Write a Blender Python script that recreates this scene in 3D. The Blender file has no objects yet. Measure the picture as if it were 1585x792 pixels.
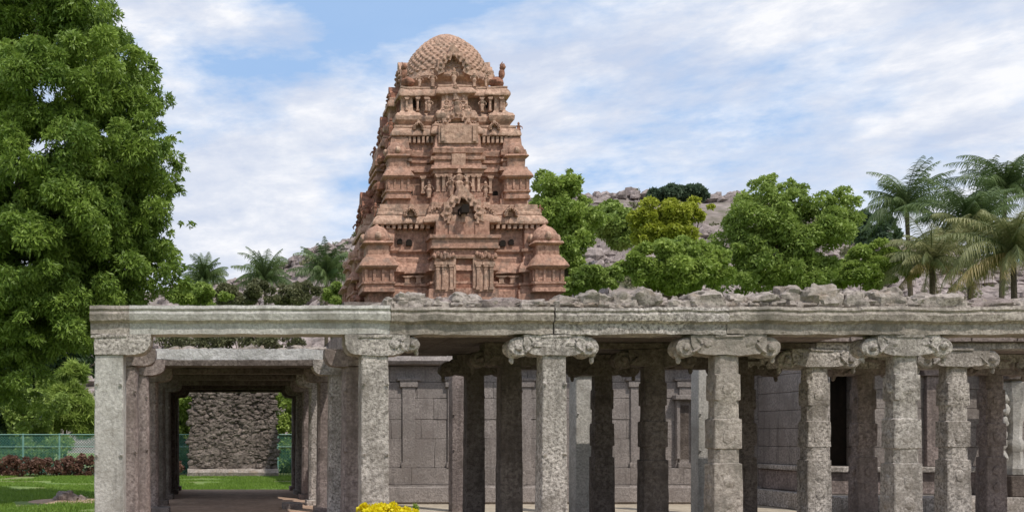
import bpy, bmesh, math, random
import numpy as np
from mathutils import Vector, noise, Matrix

# ------------------------------------------------------------------ camera, sky, sun, exposure
SC = bpy.context.scene
COL = SC.collection
W0, VX, VY, F = 1585.0, 355.0, 675.0, 1521.0       # measured from the photograph
EYE = 1.5
cam_d = bpy.data.cameras.new('camera'); cam = bpy.data.objects.new('camera', cam_d); COL.objects.link(cam)
cam.location = (0, 0, EYE); cam.rotation_euler = (math.radians(90), 0, 0)
cam_d.sensor_width = 36; cam_d.lens = 36*F/W0
cam_d.shift_x = 0.5-VX/W0; cam_d.shift_y = (VY-396)/W0
cam_d.clip_end = 8000
SC.camera = cam

SUN_EL, SUN_AZ = math.radians(58), math.radians(30)   # azimuth measured from behind the camera towards the right
w = bpy.data.worlds.new('World'); SC.world = w; w.use_nodes = True
nt = w.node_tree; nt.nodes.clear()
def N(nt, t, **k):
    n = nt.nodes.new(t)
    for a, b in k.items():
        if a.startswith('i_'): n.inputs[a[2:].replace('_', ' ')].default_value = b
        else: setattr(n, a, b)
    return n
def L(nt, a, b): nt.links.new(a, b)
def ramp(nt, fac, stops, interp='LINEAR'):
    r = nt.nodes.new('ShaderNodeValToRGB'); r.color_ramp.interpolation = interp
    e = r.color_ramp.elements
    while len(e) < len(stops): e.new(0.5)
    for i, (p, c) in enumerate(stops):
        e[i].position = p; e[i].color = (c, c, c, 1) if not hasattr(c, '__len__') else (*c, 1)
    nt.links.new(fac, r.inputs[0]); return r.outputs[0]
def mixc(nt, fac, a, b, mode='MIX'):
    m = nt.nodes.new('ShaderNodeMix'); m.data_type = 'RGBA'; m.blend_type = mode
    for s, v in ((0, fac), (6, a), (7, b)):
        if hasattr(v, 'is_linked') or hasattr(v, 'links'): nt.links.new(v, m.inputs[s])
        elif s == 0: m.inputs[0].default_value = v
        else: m.inputs[s].default_value = (*v, 1)
    return m.outputs[2]

sky = N(nt, 'ShaderNodeTexSky', sky_type='NISHITA'); sky.sun_disc = False
sky.sun_elevation = SUN_EL
sun_vec = Vector((math.sin(SUN_AZ)*math.cos(SUN_EL), -math.cos(SUN_AZ)*math.cos(SUN_EL), math.sin(SUN_EL)))  # towards sun
sky.sun_rotation = math.atan2(sun_vec.x, sun_vec.y)
sky.altitude = 200; sky.air_density = 1.0; sky.dust_density = 1.2; sky.ozone_density = 1.5
tc = N(nt, 'ShaderNodeTexCoord'); sep = N(nt, 'ShaderNodeSeparateXYZ'); L(nt, tc.outputs['Generated'], sep.inputs[0])
mz = N(nt, 'ShaderNodeMath', operation='ADD'); L(nt, sep.outputs[2], mz.inputs[0]); mz.inputs[1].default_value = 0.30
dx = N(nt, 'ShaderNodeMath', operation='DIVIDE'); L(nt, sep.outputs[0], dx.inputs[0]); L(nt, mz.outputs[0], dx.inputs[1])
dy = N(nt, 'ShaderNodeMath', operation='DIVIDE'); L(nt, sep.outputs[1], dy.inputs[0]); L(nt, mz.outputs[0], dy.inputs[1])
cmb = N(nt, 'ShaderNodeCombineXYZ'); L(nt, dx.outputs[0], cmb.inputs[0]); L(nt, dy.outputs[0], cmb.inputs[1])
mp = N(nt, 'ShaderNodeMapping'); L(nt, tc.outputs['Generated'], mp.inputs[0]); mp.inputs['Location'].default_value = (3.1, 1.7, 0); mp.inputs['Rotation'].default_value = (0, 0.10, 0); mp.inputs['Scale'].default_value = (1, 1, 2.9)
n1 = N(nt, 'ShaderNodeTexNoise', i_Scale=3.4, i_Detail=12.0, i_Roughness=0.60, i_Distortion=0.15); L(nt, mp.outputs[0], n1.inputs['Vector'])
n2 = N(nt, 'ShaderNodeTexNoise', i_Scale=7.5, i_Detail=11.0, i_Roughness=0.62, i_Distortion=0.2); L(nt, mp.outputs[0], n2.inputs['Vector'])
cov = ramp(nt, n1.outputs[0], [(0.38, 0.05), (0.455, 0.6), (0.53, 1.0)], 'LINEAR')
shade = ramp(nt, n2.outputs[0], [(0.36, (4.2, 4.7, 5.8)), (0.5, (5.3, 5.6, 6.3)), (0.62, (6.7, 6.75, 7.0))])
veil = mixc(nt, 0.75, sky.outputs[0], (2.7, 4.2, 6.6)); skym = mixc(nt, cov, veil, shade)
bg = N(nt, 'ShaderNodeBackground'); bg.inputs[1].default_value = 0.125; L(nt, skym, bg.inputs[0])
wo = N(nt, 'ShaderNodeOutputWorld'); L(nt, bg.outputs[0], wo.inputs[0])

sd = bpy.data.lights.new('sun', 'SUN'); sd.energy = 2.8; sd.angle = math.radians(0.6); sd.color = (1.0, 0.95, 0.87)
so = bpy.data.objects.new('sun', sd); COL.objects.link(so); so.rotation_euler = sun_vec.to_track_quat('Z', 'Y').to_euler()
SC.view_settings.view_transform = 'Standard'; SC.view_settings.look = 'None'
SC.view_settings.exposure = 0.22; SC.view_settings.gamma = 1; SC.view_settings.use_curve_mapping = False
SC.render.engine = 'CYCLES'

R = random.Random(7)
def X(px, Y): return (px-VX)*Y/F
def Z(py, Y): return EYE+(VY-py)*Y/F
def P(px, py, Y): return Vector((X(px, Y), Y, Z(py, Y)))

# ------------------------------------------------------------------ materials
def new_mat(name):
    m = bpy.data.materials.new(name); m.use_nodes = True; t = m.node_tree
    return m, t, t.nodes['Principled BSDF']
def stone(name, base, dark, light, speck=26.0, blotch=1.3, bump=0.5, stain=None, stain_amt=0.45, coarse=0.5, rough=0.9, streak=.45):
    m, t, b = new_mat(name)
    tc = N(t, 'ShaderNodeTexCoord'); g = N(t, 'ShaderNodeNewGeometry'); pos = g.outputs['Position']
    sp = N(t, 'ShaderNodeTexNoise', i_Scale=speck, i_Detail=5.0, i_Roughness=0.72); L(t, pos, sp.inputs['Vector'])
    bl = N(t, 'ShaderNodeTexNoise', i_Scale=blotch, i_Detail=7.0, i_Roughness=0.62); L(t, pos, bl.inputs['Vector'])
    vo = N(t, 'ShaderNodeTexVoronoi', i_Scale=speck*0.55); L(t, pos, vo.inputs['Vector'])
    c = mixc(t, ramp(t, sp.outputs[0], [(0.36, 0.0), (0.64, 1.0)]), dark, light)
    c = mixc(t, coarse, base, c)
    c = mixc(t, ramp(t, bl.outputs[0], [(0.42, 0.0), (0.62, 0.55)]), c, [x*0.66 for x in base])
    if stain:
        sn = N(t, 'ShaderNodeTexNoise', i_Scale=2.6, i_Detail=6.0, i_Roughness=0.7); L(t, pos, sn.inputs['Vector'])
        c = mixc(t, ramp(t, sn.outputs[0], [(0.52, 0.0), (0.62, stain_amt)]), c, stain)
    stm = N(t, 'ShaderNodeMapping'); L(t, pos, stm.inputs[0]); stm.inputs['Scale'].default_value = (5.5, 5.5, .55)
    st = N(t, 'ShaderNodeTexNoise', i_Scale=1.0, i_Detail=6.0, i_Roughness=.65); L(t, stm.outputs[0], st.inputs['Vector'])
    c = mixc(t, ramp(t, st.outputs[0], [(.53, 0.0), (.66, streak)]), c, [x*.30 for x in base])
    # thin dark mineral pits
    c = mixc(t, ramp(t, vo.outputs['Distance'], [(0.0, 0.45), (0.16, 0.0)]), c, [x*0.35 for x in dark])
    L(t, c, b.inputs['Base Color']); b.inputs['Roughness'].default_value = rough
    b.inputs['Specular IOR Level'].default_value = 0.25
    add = N(t, 'ShaderNodeMath', operation='MULTIPLY_ADD'); L(t, bl.outputs[0], add.inputs[0]); add.inputs[1].default_value = 1.5; L(t, sp.outputs[0], add.inputs[2])
    bp = N(t, 'ShaderNodeBump'); bp.inputs['Strength'].default_value = bump; bp.inputs['Distance'].default_value = 0.03
    L(t, add.outputs[0], bp.inputs['Height']); L(t, bp.outputs[0], b.inputs['Normal'])
    return m
M = {}
M['granite'] = stone('granite', (.39, .345, .305), (.10, .085, .075), (.78, .70, .64), speck=24, bump=.9, stain=(.17, .145, .12), coarse=.88)
M['granite_smooth'] = stone('granite_smooth', (.47, .445, .405), (.27, .25, .23), (.64, .605, .56), speck=26, bump=.5, stain=(.26, .235, .205), stain_amt=.5, coarse=.75)
M['granite_beam'] = stone('granite_beam', (.37, .315, .27), (.12, .10, .085), (.62, .545, .48), speck=20, bump=.8, stain=(.16, .145, .12), stain_amt=.6, coarse=.65)
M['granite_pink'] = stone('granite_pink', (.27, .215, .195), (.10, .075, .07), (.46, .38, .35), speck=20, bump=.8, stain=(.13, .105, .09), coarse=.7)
M['granite_dark_shade'] = stone('granite_dark_shade', (.13, .10, .085), (.05, .04, .035), (.27, .23, .20), speck=18, bump=.9, stain=(.07, .055, .045), coarse=.6)  # darker copy of the granite, interior shade put into its colour
M['granite_wall'] = stone('granite_wall', (.27, .235, .215), (.11, .09, .082), (.42, .37, .34), speck=24, bump=.6, stain=(.20, .165, .15), coarse=.6)
M['rubble'] = stone('rubble', (.33, .28, .245), (.09, .075, .065), (.60, .52, .46), speck=14, bump=1.0, stain=(.36, .27, .19), coarse=.65)
M['lime'] = stone('lime', (.56, .54, .52), (.28, .27, .26), (.74, .73, .71), speck=12, bump=1.0, stain=(.40, .39, .36), coarse=.6)
M['mound'] = stone('mound', (.13, .10, .085), (.035, .028, .025), (.33, .27, .235), speck=5.5, bump=1.0, blotch=.6, coarse=.85)
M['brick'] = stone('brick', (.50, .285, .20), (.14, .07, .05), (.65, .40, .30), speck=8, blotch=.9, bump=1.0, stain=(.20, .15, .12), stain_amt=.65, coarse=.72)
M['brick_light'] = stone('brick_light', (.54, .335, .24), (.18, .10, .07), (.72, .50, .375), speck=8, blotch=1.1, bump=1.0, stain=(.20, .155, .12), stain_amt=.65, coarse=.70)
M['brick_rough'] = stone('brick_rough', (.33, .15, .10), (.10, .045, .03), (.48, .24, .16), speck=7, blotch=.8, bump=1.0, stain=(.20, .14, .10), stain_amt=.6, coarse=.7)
M['void_shade'] = stone('void_shade', (.02, .014, .01), (.01, .008, .006), (.03, .02, .015), speck=10, bump=.2)  # near-black, shade of door and window openings put into the colour
M['dirt'] = stone('dirt', (.45, .30, .215), (.29, .185, .13), (.58, .43, .33), speck=9, bump=.5, stain=(.33, .25, .19))
M['paving'] = stone('paving', (.48, .41, .32), (.28, .23, .17), (.60, .53, .43), speck=12, bump=.4, stain=(.30, .24, .18))
M['hillrock'] = stone('hillrock', (.33, .27, .25), (.13, .105, .095), (.50, .42, .40), speck=.9, blotch=.05, bump=.8, stain=None, coarse=.7)
M['bark'] = stone('bark', (.10, .075, .055), (.04, .03, .02), (.18, .14, .10), speck=12, bump=1.0)

def leaf_mat(name, c0, c1, trans=0.35, rough=0.5, scale=0.6):
    m, t, b = new_mat(name)
    at = N(t, 'ShaderNodeAttribute', attribute_name='tint'); g = N(t, 'ShaderNodeNewGeometry')
    no = N(t, 'ShaderNodeTexNoise', i_Scale=scale, i_Detail=3.0); L(t, g.outputs['Position'], no.inputs['Vector'])
    ad = N(t, 'ShaderNodeMath', operation='MULTIPLY_ADD'); L(t, no.outputs[0], ad.inputs[0]); ad.inputs[1].default_value = .9
    sb = N(t, 'ShaderNodeMath', operation='MULTIPLY_ADD'); L(t, at.outputs['Fac'], sb.inputs[0]); sb.inputs[1].default_value = .6; sb.inputs[2].default_value = -.25
    L(t, sb.outputs[0], ad.inputs[2])
    c = mixc(t, ad.outputs[0], c0, c1)
    L(t, c, b.inputs['Base Color']); b.inputs['Roughness'].default_value = rough
    b.inputs['Specular IOR Level'].default_value = .3
    tr = N(t, 'ShaderNodeBsdfTranslucent'); L(t, c, tr.inputs[0])
    mx = N(t, 'ShaderNodeMixShader'); mx.inputs[0].default_value = trans
    L(t, b.outputs[0], mx.inputs[1]); L(t, tr.outputs[0], mx.inputs[2])
    L(t, mx.outputs[0], t.nodes['Material Output'].inputs[0])
    return m
M['leaf_big'] = leaf_mat('leaf_big', (.07, .14, .022), (.32, .43, .075))
M['leaf_mid'] = leaf_mat('leaf_mid', (.12, .19, .035), (.40, .50, .12), scale=.35)
M['leaf_bright'] = leaf_mat('leaf_bright', (.14, .22, .035), (.42, .52, .12), scale=.35)
M['leaf_yellow'] = leaf_mat('leaf_yellow', (.20, .25, .02), (.52, .54, .07), scale=.35)
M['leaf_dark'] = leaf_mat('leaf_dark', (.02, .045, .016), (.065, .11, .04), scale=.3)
M['leaf_blue'] = leaf_mat('leaf_blue', (.06, .095, .06), (.15, .21, .12), scale=.2)
M['leaf_olive'] = leaf_mat('leaf_olive', (.09, .10, .045), (.24, .24, .12), scale=.3)
M['palm'] = leaf_mat('palm', (.045, .085, .025), (.20, .26, .10), trans=.3)
M['palm_pale'] = leaf_mat('palm_pale', (.11, .15, .05), (.36, .34, .16), trans=.3)
M['palm_dry'] = leaf_mat('palm_dry', (.26, .20, .08), (.44, .34, .15), trans=.3)
M['hedge'] = leaf_mat('hedge', (.10, .055, .04), (.27, .14, .095), trans=.25)
M['petal'] = leaf_mat('petal', (.72, .56, .01), (.88, .80, .02), trans=.3)
M['grassblade'] = leaf_mat('grassblade', (.10, .19, .025), (.24, .36, .055), trans=.3, scale=.8)
m, t, b = new_mat('ground'); g = N(t, 'ShaderNodeNewGeometry')
no = N(t, 'ShaderNodeTexNoise', i_Scale=.35, i_Detail=8.0, i_Roughness=.65); L(t, g.outputs['Position'], no.inputs['Vector'])
L(t, ramp(t, no.outputs[0], [(.40, (.10, .17, .03)), (.52, (.17, .23, .055)), (.60, (.19, .16, .08))]), b.inputs['Base Color']); b.inputs['Roughness'].default_value = 1
M['ground'] = m
m, t, b = new_mat('painted_metal'); b.inputs['Base Color'].default_value = (.13, .36, .32, 1); b.inputs['Roughness'].default_value = .5
no = N(t, 'ShaderNodeTexNoise', i_Scale=8.0); L(t, ramp(t, no.outputs[0], [(.4, (.12, .27, .22)), (.65, (.24, .38, .32))]), b.inputs['Base Color']); M['metal'] = m
m, t, b = new_mat('fence_wire'); no = N(t, 'ShaderNodeTexNoise', i_Scale=4.0)
L(t, ramp(t, no.outputs[0], [(.4, (.05, .19, .155)), (.65, (.09, .26, .21))]), b.inputs['Base Color']); b.inputs['Roughness'].default_value = .6; M['wire'] = m

# ------------------------------------------------------------------ object helpers
def tag(o, label=None, cat=None, group=None, kind=None):
    if label: o['label'] = label
    if cat: o['category'] = cat
    if group: o['group'] = group
    if kind: o['kind'] = kind
    return o
def empty(name, loc, label, cat, group=None):
    o = bpy.data.objects.new(name, None); COL.objects.link(o); o.location = loc; o.empty_display_size = .3
    return tag(o, label, cat, group)

def nz(v, s, seed=0.0):
    return noise.noise_vector(Vector((v[0]*s+seed, v[1]*s-seed, v[2]*s+seed*.5)))
class MB:
    def __init__(s): s.v = []; s.f = []
    def add(s, vs, fs):
        o = len(s.v); s.v += [tuple(v) for v in vs]; s.f += [tuple(i+o for i in f) for f in fs]
    def box(s, x0, x1, y0, y1, z0, z1, top=None):
        a, b_, c, d = (x0, x1, y0, y1) if top is None else (x0+top, x1-top, y0+top, y1-top)
        s.add([(x0, y0, z0), (x1, y0, z0), (x1, y1, z0), (x0, y1, z0), (a, c, z1), (b_, c, z1), (b_, d, z1), (a, d, z1)],
              [(0, 3, 2, 1), (4, 5, 6, 7), (0, 1, 5, 4), (1, 2, 6, 5), (2, 3, 7, 6), (3, 0, 4, 7)])
    def rings(s, rings, cap=True):
        n = len(rings[0]); vs = [p for r in rings for p in r]; fs = []
        for i in range(len(rings)-1):
            for j in range(n):
                a = i*n+j; b_ = i*n+(j+1) % n
                fs.append((a, b_, b_+n, a+n))
        if cap:
            fs.append(tuple(range(n-1, -1, -1))); fs.append(tuple(range((len(rings)-1)*n, len(rings)*n)))
        s.add(vs, fs)
    def sweep(s, prof, axis, t0, t1, step=.08):
        """closed profile (a,b) swept along x (a=y,b=z) or y (a=x,b=z)"""
        pr = subdiv(prof, step); n = max(1, int(abs(t1-t0)/step)); rs = []
        for i in range(n+1):
            t = t0+(t1-t0)*i/n
            rs.append([(t, a, b_) if axis == 'x' else (a, t, b_) for a, b_ in pr])
        s.rings(rs)
    def tube(s, pts, rad, n=6):
        rs = []
        for i, p in enumerate(pts):
            d = (Vector(pts[min(i+1, len(pts)-1)])-Vector(pts[max(i-1, 0)])).normalized()
            u = d.orthogonal().normalized() if abs(d.z) > .95 else d.cross(Vector((0, 0, 1))).normalized()
            v = d.cross(u); r = rad[i] if hasattr(rad, '__len__') else rad
            rs.append([Vector(p)+(u*math.cos(k*2*math.pi/n)+v*math.sin(k*2*math.pi/n))*r for k in range(n)])
        s.rings(rs)
    def lathe(s, c, prof, n=16, sx=1, sy=1):
        rs = [[(c[0]+r*sx*math.cos(k*2*math.pi/n), c[1]+r*sy*math.sin(k*2*math.pi/n), c[2]+z) for k in range(n)] for r, z in prof]
        s.rings(rs)
    def blob(s, c, r, n=8, m=6, seed=0, amp=.25, fr=1.2):
        rs = []
        for i in range(m+1):
            th = math.pi*min(max(i/m, .04), .96); ring = []
            for k in range(n):
                ph = k*2*math.pi/n; d = Vector((math.sin(th)*math.cos(ph), math.sin(th)*math.sin(ph), -math.cos(th)))
                q = 1+amp*noise.noise(d*fr+Vector((seed*3.7, seed*1.3, seed*.7)))*1.6
                ring.append((c[0]+d.x*r[0]*q, c[1]+d.y*r[1]*q, c[2]+d.z*r[2]*q))
            rs.append(ring)
        s.rings(rs)
    def build(s, name, mat, parent=None, amp=0, fs=3.0, seed=0.0, smooth=35, kind=None, bevel=0):
        v = s.v
        if amp:
            v = []
            for p in s.v:
                d = nz(p, fs, seed); d2 = nz(p, fs*3.3, seed+5)
                v.append((p[0]+amp*(d.x+.45*d2.x), p[1]+amp*(d.y+.45*d2.y), p[2]+amp*(d.z+.45*d2.z)))
        me = bpy.data.meshes.new(name); me.from_pydata(v, [], s.f); me.update()
        if smooth:
            me.shade_smooth(); me.set_sharp_from_angle(angle=math.radians(smooth))
        me.materials.append(mat)
        o = bpy.data.objects.new(name, me); COL.objects.link(o)
        if parent is not None:
            o.parent = parent
            r = parent
            off = Vector((0, 0, 0))
            while r is not None: off += r.location; r = r.parent
            me.transform(Matrix.Translation(-off))
        if kind: o['kind'] = kind
        if bevel:
            md = o.modifiers.new('bevel', 'BEVEL'); md.width = bevel; md.segments = 2; md.limit_method = 'ANGLE'
        return o
def subdiv(prof, step):
    out = []
    for i, a in enumerate(prof):
        b_ = prof[(i+1) % len(prof)]; d = math.dist(a, b_); n = max(1, int(round(d/step)))
        for k in range(n): out.append(tuple(a[j]+(b_[j]-a[j])*k/n for j in range(len(a))))
    return out

# ------------------------------------------------------------------ setting: ground, hill
GZ = -0.3
mb = MB(); mb.add([(-4000, -200, GZ), (4000, -200, GZ), (4000, 6000, GZ), (-4000, 6000, GZ)], [(0, 1, 2, 3)])
mb.build('ground', M['ground'], smooth=0, kind='structure')
mb = MB(); mb.add([(-4.5, 10.8, GZ+.004), (24, 10.8, GZ+.004), (24, 12.5, GZ+.004), (-4.5, 12.5, GZ+.004)], [(0, 1, 2, 3)]); mb.build('bounce_strip', M['dirt'], smooth=0, kind='structure')  # added unseen dirt strip, bounces warm light onto the stone
mb = MB(); mb.box(-2.05, 24, 12.55, 28.0, GZ+.002, -0.006); mb.build('platform', M['dirt'], smooth=0, kind='structure')
mb = MB()
mb.box(2.25, 24, 12.6, 27.9, -.01, 0.0); mb.build('pavement', M['paving'], smooth=0, kind='structure')

ridge = [(-900, 640), (-400, 560), (-100, 480), (150, 455), (300, 443), (380, 428), (440, 410), (480, 388), (530, 374), (600, 352), (700, 330), (800, 312), (905, 302), (960, 299),
         (1010, 303), (1060, 302), (1100, 306), (1200, 318), (1300, 345), (1400, 375), (1500, 400), (1600, 410), (1800, 430), (2200, 520), (2800, 650)]
rx = np.array([X(a, 200) for a, b_ in ridge]); rz = np.array([Z(b_, 200) for a, b_ in ridge])
def hill_z(x, y):
    t = (y-105)/95.0
    k = t if y < 200 else 1-(y-200)/260
    k = max(0, min(1, k)); k = k*k*(3-2*k) if y > 200 else (k**1.15)
    h = np.interp(x*200/max(y, 60)*.55+x*.45, rx, rz)
    n_ = noise.fractal(Vector((x*.022, y*.022, 3)), 1.0, 2.0, 5)
    return GZ-.4+max(0, h)*k*(1+.10*n_*(1 if k < .98 else .4))+2.2*k*noise.noise(Vector((x*.11, y*.11, 0)))
mb = MB(); nx, ny = 150, 70
for j in range(ny):
    y = 100+360*(j/(ny-1))**1.4
    for i in range(nx):
        x = -180+620*i/(nx-1); mb.v.append((x, y, hill_z(x, y)))
mb.f = [(j*nx+i, j*nx+i+1, (j+1)*nx+i+1, (j+1)*nx+i) for j in range(ny-1) for i in range(nx-1)]
m, t, b = new_mat('hillside'); g = N(t, 'ShaderNodeNewGeometry')
n1_ = N(t, 'ShaderNodeTexNoise', i_Scale=.12, i_Detail=8.0, i_Roughness=.7); L(t, g.outputs['Position'], n1_.inputs['Vector'])
n2_ = N(t, 'ShaderNodeTexVoronoi', i_Scale=.5); L(t, g.outputs['Position'], n2_.inputs['Vector'])
c = ramp(t, n1_.outputs[0], [(.36, (.10, .12, .055)), (.44, (.22, .185, .15)), (.52, (.34, .28, .26))])
c = mixc(t, ramp(t, n2_.outputs['Distance'], [(.0, 0.0), (.75, .6)]), c, (.09, .08, .06)); L(t, c, b.inputs['Base Color']); b.inputs['Roughness'].default_value = 1
mb.build('hill', m, kind='structure', smooth=50)
# boulders on the hill
mb = MB(); rr = random.Random(3); cnt = 0
while cnt < 11000:
    px = rr.choice([rr.uniform(260, 560), rr.uniform(860, 1600), rr.uniform(860, 1200), rr.uniform(0, 1700)]); y = rr.uniform(118, 214); x = X(px, y)
    s_ = (.4+1.3*rr.random()**2.5)*(1 if y < 190 else .7); z = hill_z(x, y)
    if noise.noise(Vector((x*.06, y*.06, 9))) < -.42: continue
    mb.blob((x, y, z+s_*.25), (s_*rr.uniform(.8, 1.5), s_, s_*rr.uniform(.6, 1.0)), n=7, m=4, seed=cnt*.37, amp=.45); cnt += 1
tag(mb.build('boulders', M['hillrock'], smooth=0), 'pinkish grey granite boulders strewn over the hillside', 'boulders', kind='stuff')

# ------------------------------------------------------------------ foliage
def mesh_np(name, V, n_per, mat, parent, tint, kind=None):
    """V: (n, n_per, 3) polygons"""
    n = V.shape[0]
    if parent is not None:
        off = np.array(parent.location); q = parent.parent
        while q is not None: off = off+np.array(q.location); q = q.parent
        V = V-off
    me = bpy.data.meshes.new(name)
    me.vertices.add(n*n_per); me.vertices.foreach_set('co', V.reshape(-1).astype(np.float32))
    me.loops.add(n*n_per); me.loops.foreach_set('vertex_index', np.arange(n*n_per, dtype=np.int32))
    me.polygons.add(n); me.polygons.foreach_set('loop_start', (np.arange(n)*n_per).astype(np.int32))
    me.update(calc_edges=True)
    a = me.attributes.new('tint', 'FLOAT', 'FACE'); a.data.foreach_set('value', tint.astype(np.float32))
    me.materials.append(mat); o = bpy.data.objects.new(name, me); COL.objects.link(o); o.parent = parent
    if kind: o['kind'] = kind
    return o
def unit(a): return a/np.maximum(np.linalg.norm(a, axis=-1, keepdims=True), 1e-6)
def leaves(C, D, ll, lw, rng):
    """diamond leaves at centres C pointing D"""
    n = len(C); r = unit(rng.normal(size=(n, 3))); S = unit(np.cross(D, r)); s = rng.uniform(.5, 1.6, (n, 1))
    a = C-D*ll*.5*s; b_ = C+S*lw*.5*s; c = C+D*ll*.5*s; d = C-S*lw*.5*s
    return np.stack([a, b_, c, d], 1)
def crown(name, parent, clumps, n, ll, lw, mat, seed, sub=14, subr=.33, droop=.35, kind=None, core=True):
    rng = np.random.default_rng(seed); cl = np.array(clumps, float); vol = (cl[:, 3]*cl[:, 4]*cl[:, 5])**(.8)
    subs = []; tot = vol.sum()
    for i, c in enumerate(cl):
        k = max(3, int(sub*len(cl)*vol[i]/tot)); d = unit(rng.normal(size=(k, 3))); rad = rng.uniform(.35, 1.0, (k, 1))**.55
        p = c[:3]+d*rad*c[3:6]*.92; sr = np.mean(c[3:6])*subr*rng.uniform(.6, 1.35, k)
        subs.append(np.concatenate([p, sr[:, None], d, rng.random((k, 1))], 1))
    S = np.concatenate(subs); w_ = S[:, 3]**2; idx = rng.choice(len(S), n, p=w_/w_.sum()); s = S[idx]
    d = unit(rng.normal(size=(n, 3))+s[:, 4:7]*.35+np.array([0, 0, .25])); rr_ = rng.uniform(.15, 1, (n, 1))**.45
    C = s[:, :3]+d*rr_*s[:, 3:4]*np.array([1.1, 1.1, .88])
    D = unit(d+rng.normal(size=(n, 3))*.7+np.array([0, 0, -droop]))
    V = leaves(C, D, ll, lw, rng)
    tint = np.clip(s[:, 7]*.55+rng.random(n)*.45, 0, 1)
    return mesh_np(name, V, 4, mat, parent, tint, kind)
def trunk(parent, base, top, r0, clumps, k=7, seed=1):
    mb = MB(); rr = random.Random(seed); base = Vector(base); top = Vector(top)
    pts = [base+(top-base)*t_+Vector((rr.uniform(-.1, .1), rr.uniform(-.1, .1), 0))*(1 if 0 < t_ < 1 else 0)*r0*4 for t_ in (0, .1, .3, .55, .8, 1)]
    mb.tube(pts, [r0*1.4, r0*1.05, r0*.9, r0*.75, r0*.55, r0*.35], 9)
    for c in sorted(clumps, key=lambda c: -c[3])[:k]:
        e = Vector(c[:3]); a = base+(top-base)*rr.uniform(.45, .9); mid = (a+e)/2+Vector((rr.uniform(-.3, .3), rr.uniform(-.3, .3), -.3))
        mb.tube([a, mid, e], [r0*.45, r0*.28, r0*.1], 6)
    return mb.build('trunk', M['bark'], parent, amp=.03, fs=2)
def px_clumps(lst, Y, dep=1.0):
    """(px,py,rx,ry[,dy]) in photo pixels at depth Y -> world ellipsoids"""
    out = []; k = Y/F
    for q in lst:
        dy = q[4] if len(q) > 4 else 0; Y2 = Y+dy; p = P(q[0], q[1], Y2); out.append((p.x, Y2, p.z, q[2]*Y2/F, (q[2]+q[3])/2*Y2/F*dep, q[3]*Y2/F))
    return out
def tree(name, label, cat, lst, Y, n, ll, lw, mat, seed, trunk_px=None, r0=.2, group=None, sub=14, subr=.33, droop=.35, extra=None):
    cl = px_clumps(lst, Y)+(extra or [])
    tx = X(trunk_px, Y) if trunk_px is not None else float(np.mean([c[0] for c in cl]))
    e = empty(name, (tx, Y, GZ), label, cat, group)
    cz = float(np.mean([c[2] for c in cl])); cx = float(np.mean([c[0] for c in cl]))
    trunk(e, (tx, Y, GZ-.05), (tx*.5+cx*.5, Y, cz), r0, cl, seed=seed)
    crown('crown', e, cl, n, ll, lw, M[mat], seed, sub=sub, subr=subr, droop=droop)
    return e

# the large tree on the left
big = [(60, 10, 95, 75), (130, 45, 72, 60), (190, 95, 58, 52), (205, 165, 68, 55, -.6), (150, 120, 80, 70, -1.2), (60, 130, 90, 80, -1.4), (235, 225, 50, 45), (170, 230, 85, 70, -1), (75, 240, 95, 80, -1.6),
       (225, 285, 62, 45), (262, 275, 40, 26), (268, 212, 18, 14), (195, 330, 80, 62), (95, 340, 100, 75, -1.4), (262, 375, 40, 38), (222, 405, 70, 52), (250, 440, 48, 28), (140, 425, 95, 65, -.8), (30, 400, 90, 85, -1.6),
       (60, 500, 90, 60, -1), (130, 500, 70, 50, .3), (25, 575, 70, 52, -.5), (40, 640, 60, 30, 0), (5, 60, 90, 90, 1), (-60, 180, 100, 120), (-80, 350, 110, 130), (-60, 520, 100, 90), (180, 480, 60, 40, .5), (20, -60, 110, 60, .5),
       (120, 30, 70, 60, .8), (170, 150, 70, 60, .8), (120, 330, 110, 90, 1.0), (190, 380, 80, 70, .8), (200, 260, 70, 60, .8), (60, 430, 110, 90, 1.2), (120, 470, 80, 60, .8), (228, 455, 50, 22, .4), (275, 455, 26, 16, .2), (285, 270, 20, 14), (278, 360, 26, 20)]
tree('shade_tree', 'huge dense green shade tree towering at left edge of the photo', 'tree', big, 25.5, 620000, .125, .038, 'leaf_big', 11, trunk_px=-70, r0=.42, sub=44, subr=.24, droop=.6)

tree('leafy_tree', 'tall narrow green tree directly right of the red tower', 'tree',
     [(858, 290, 40, 28), (885, 285, 28, 24), (868, 330, 52, 36), (900, 345, 36, 30), (880, 380, 46, 30), (905, 320, 22, 20), (860, 420, 50, 30), (840, 350, 30, 40)], 52, 32000, .20, .09, 'leaf_bright', 21, r0=.25, sub=20)
tree('leafy_tree', 'yellow-green tree with bushy crown before the rocky hill', 'tree',
     [(1010, 345, 36, 32), (1050, 335, 40, 26), (1085, 325, 26, 18), (1035, 365, 50, 24), (995, 370, 24, 24)], 66, 26000, .24, .11, 'leaf_yellow', 22, r0=.25, sub=20)
tree('leafy_tree', 'largest green tree behind the hall, right of the yellow-green one', 'tree',
     [(1190, 300, 46, 28), (1178, 285, 22, 16), (1210, 282, 16, 14), (1262, 312, 40, 26), (1300, 325, 34, 28), (1285, 300, 20, 14), (1180, 345, 60, 38), (1250, 355, 60, 40), (1200, 400, 66, 42), (1140, 385, 44, 30), (1310, 350, 24, 24), (1240, 420, 60, 30), (1155, 430, 50, 26)], 58, 70000, .22, .09, 'leaf_mid', 23, r0=.35, sub=22)
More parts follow.
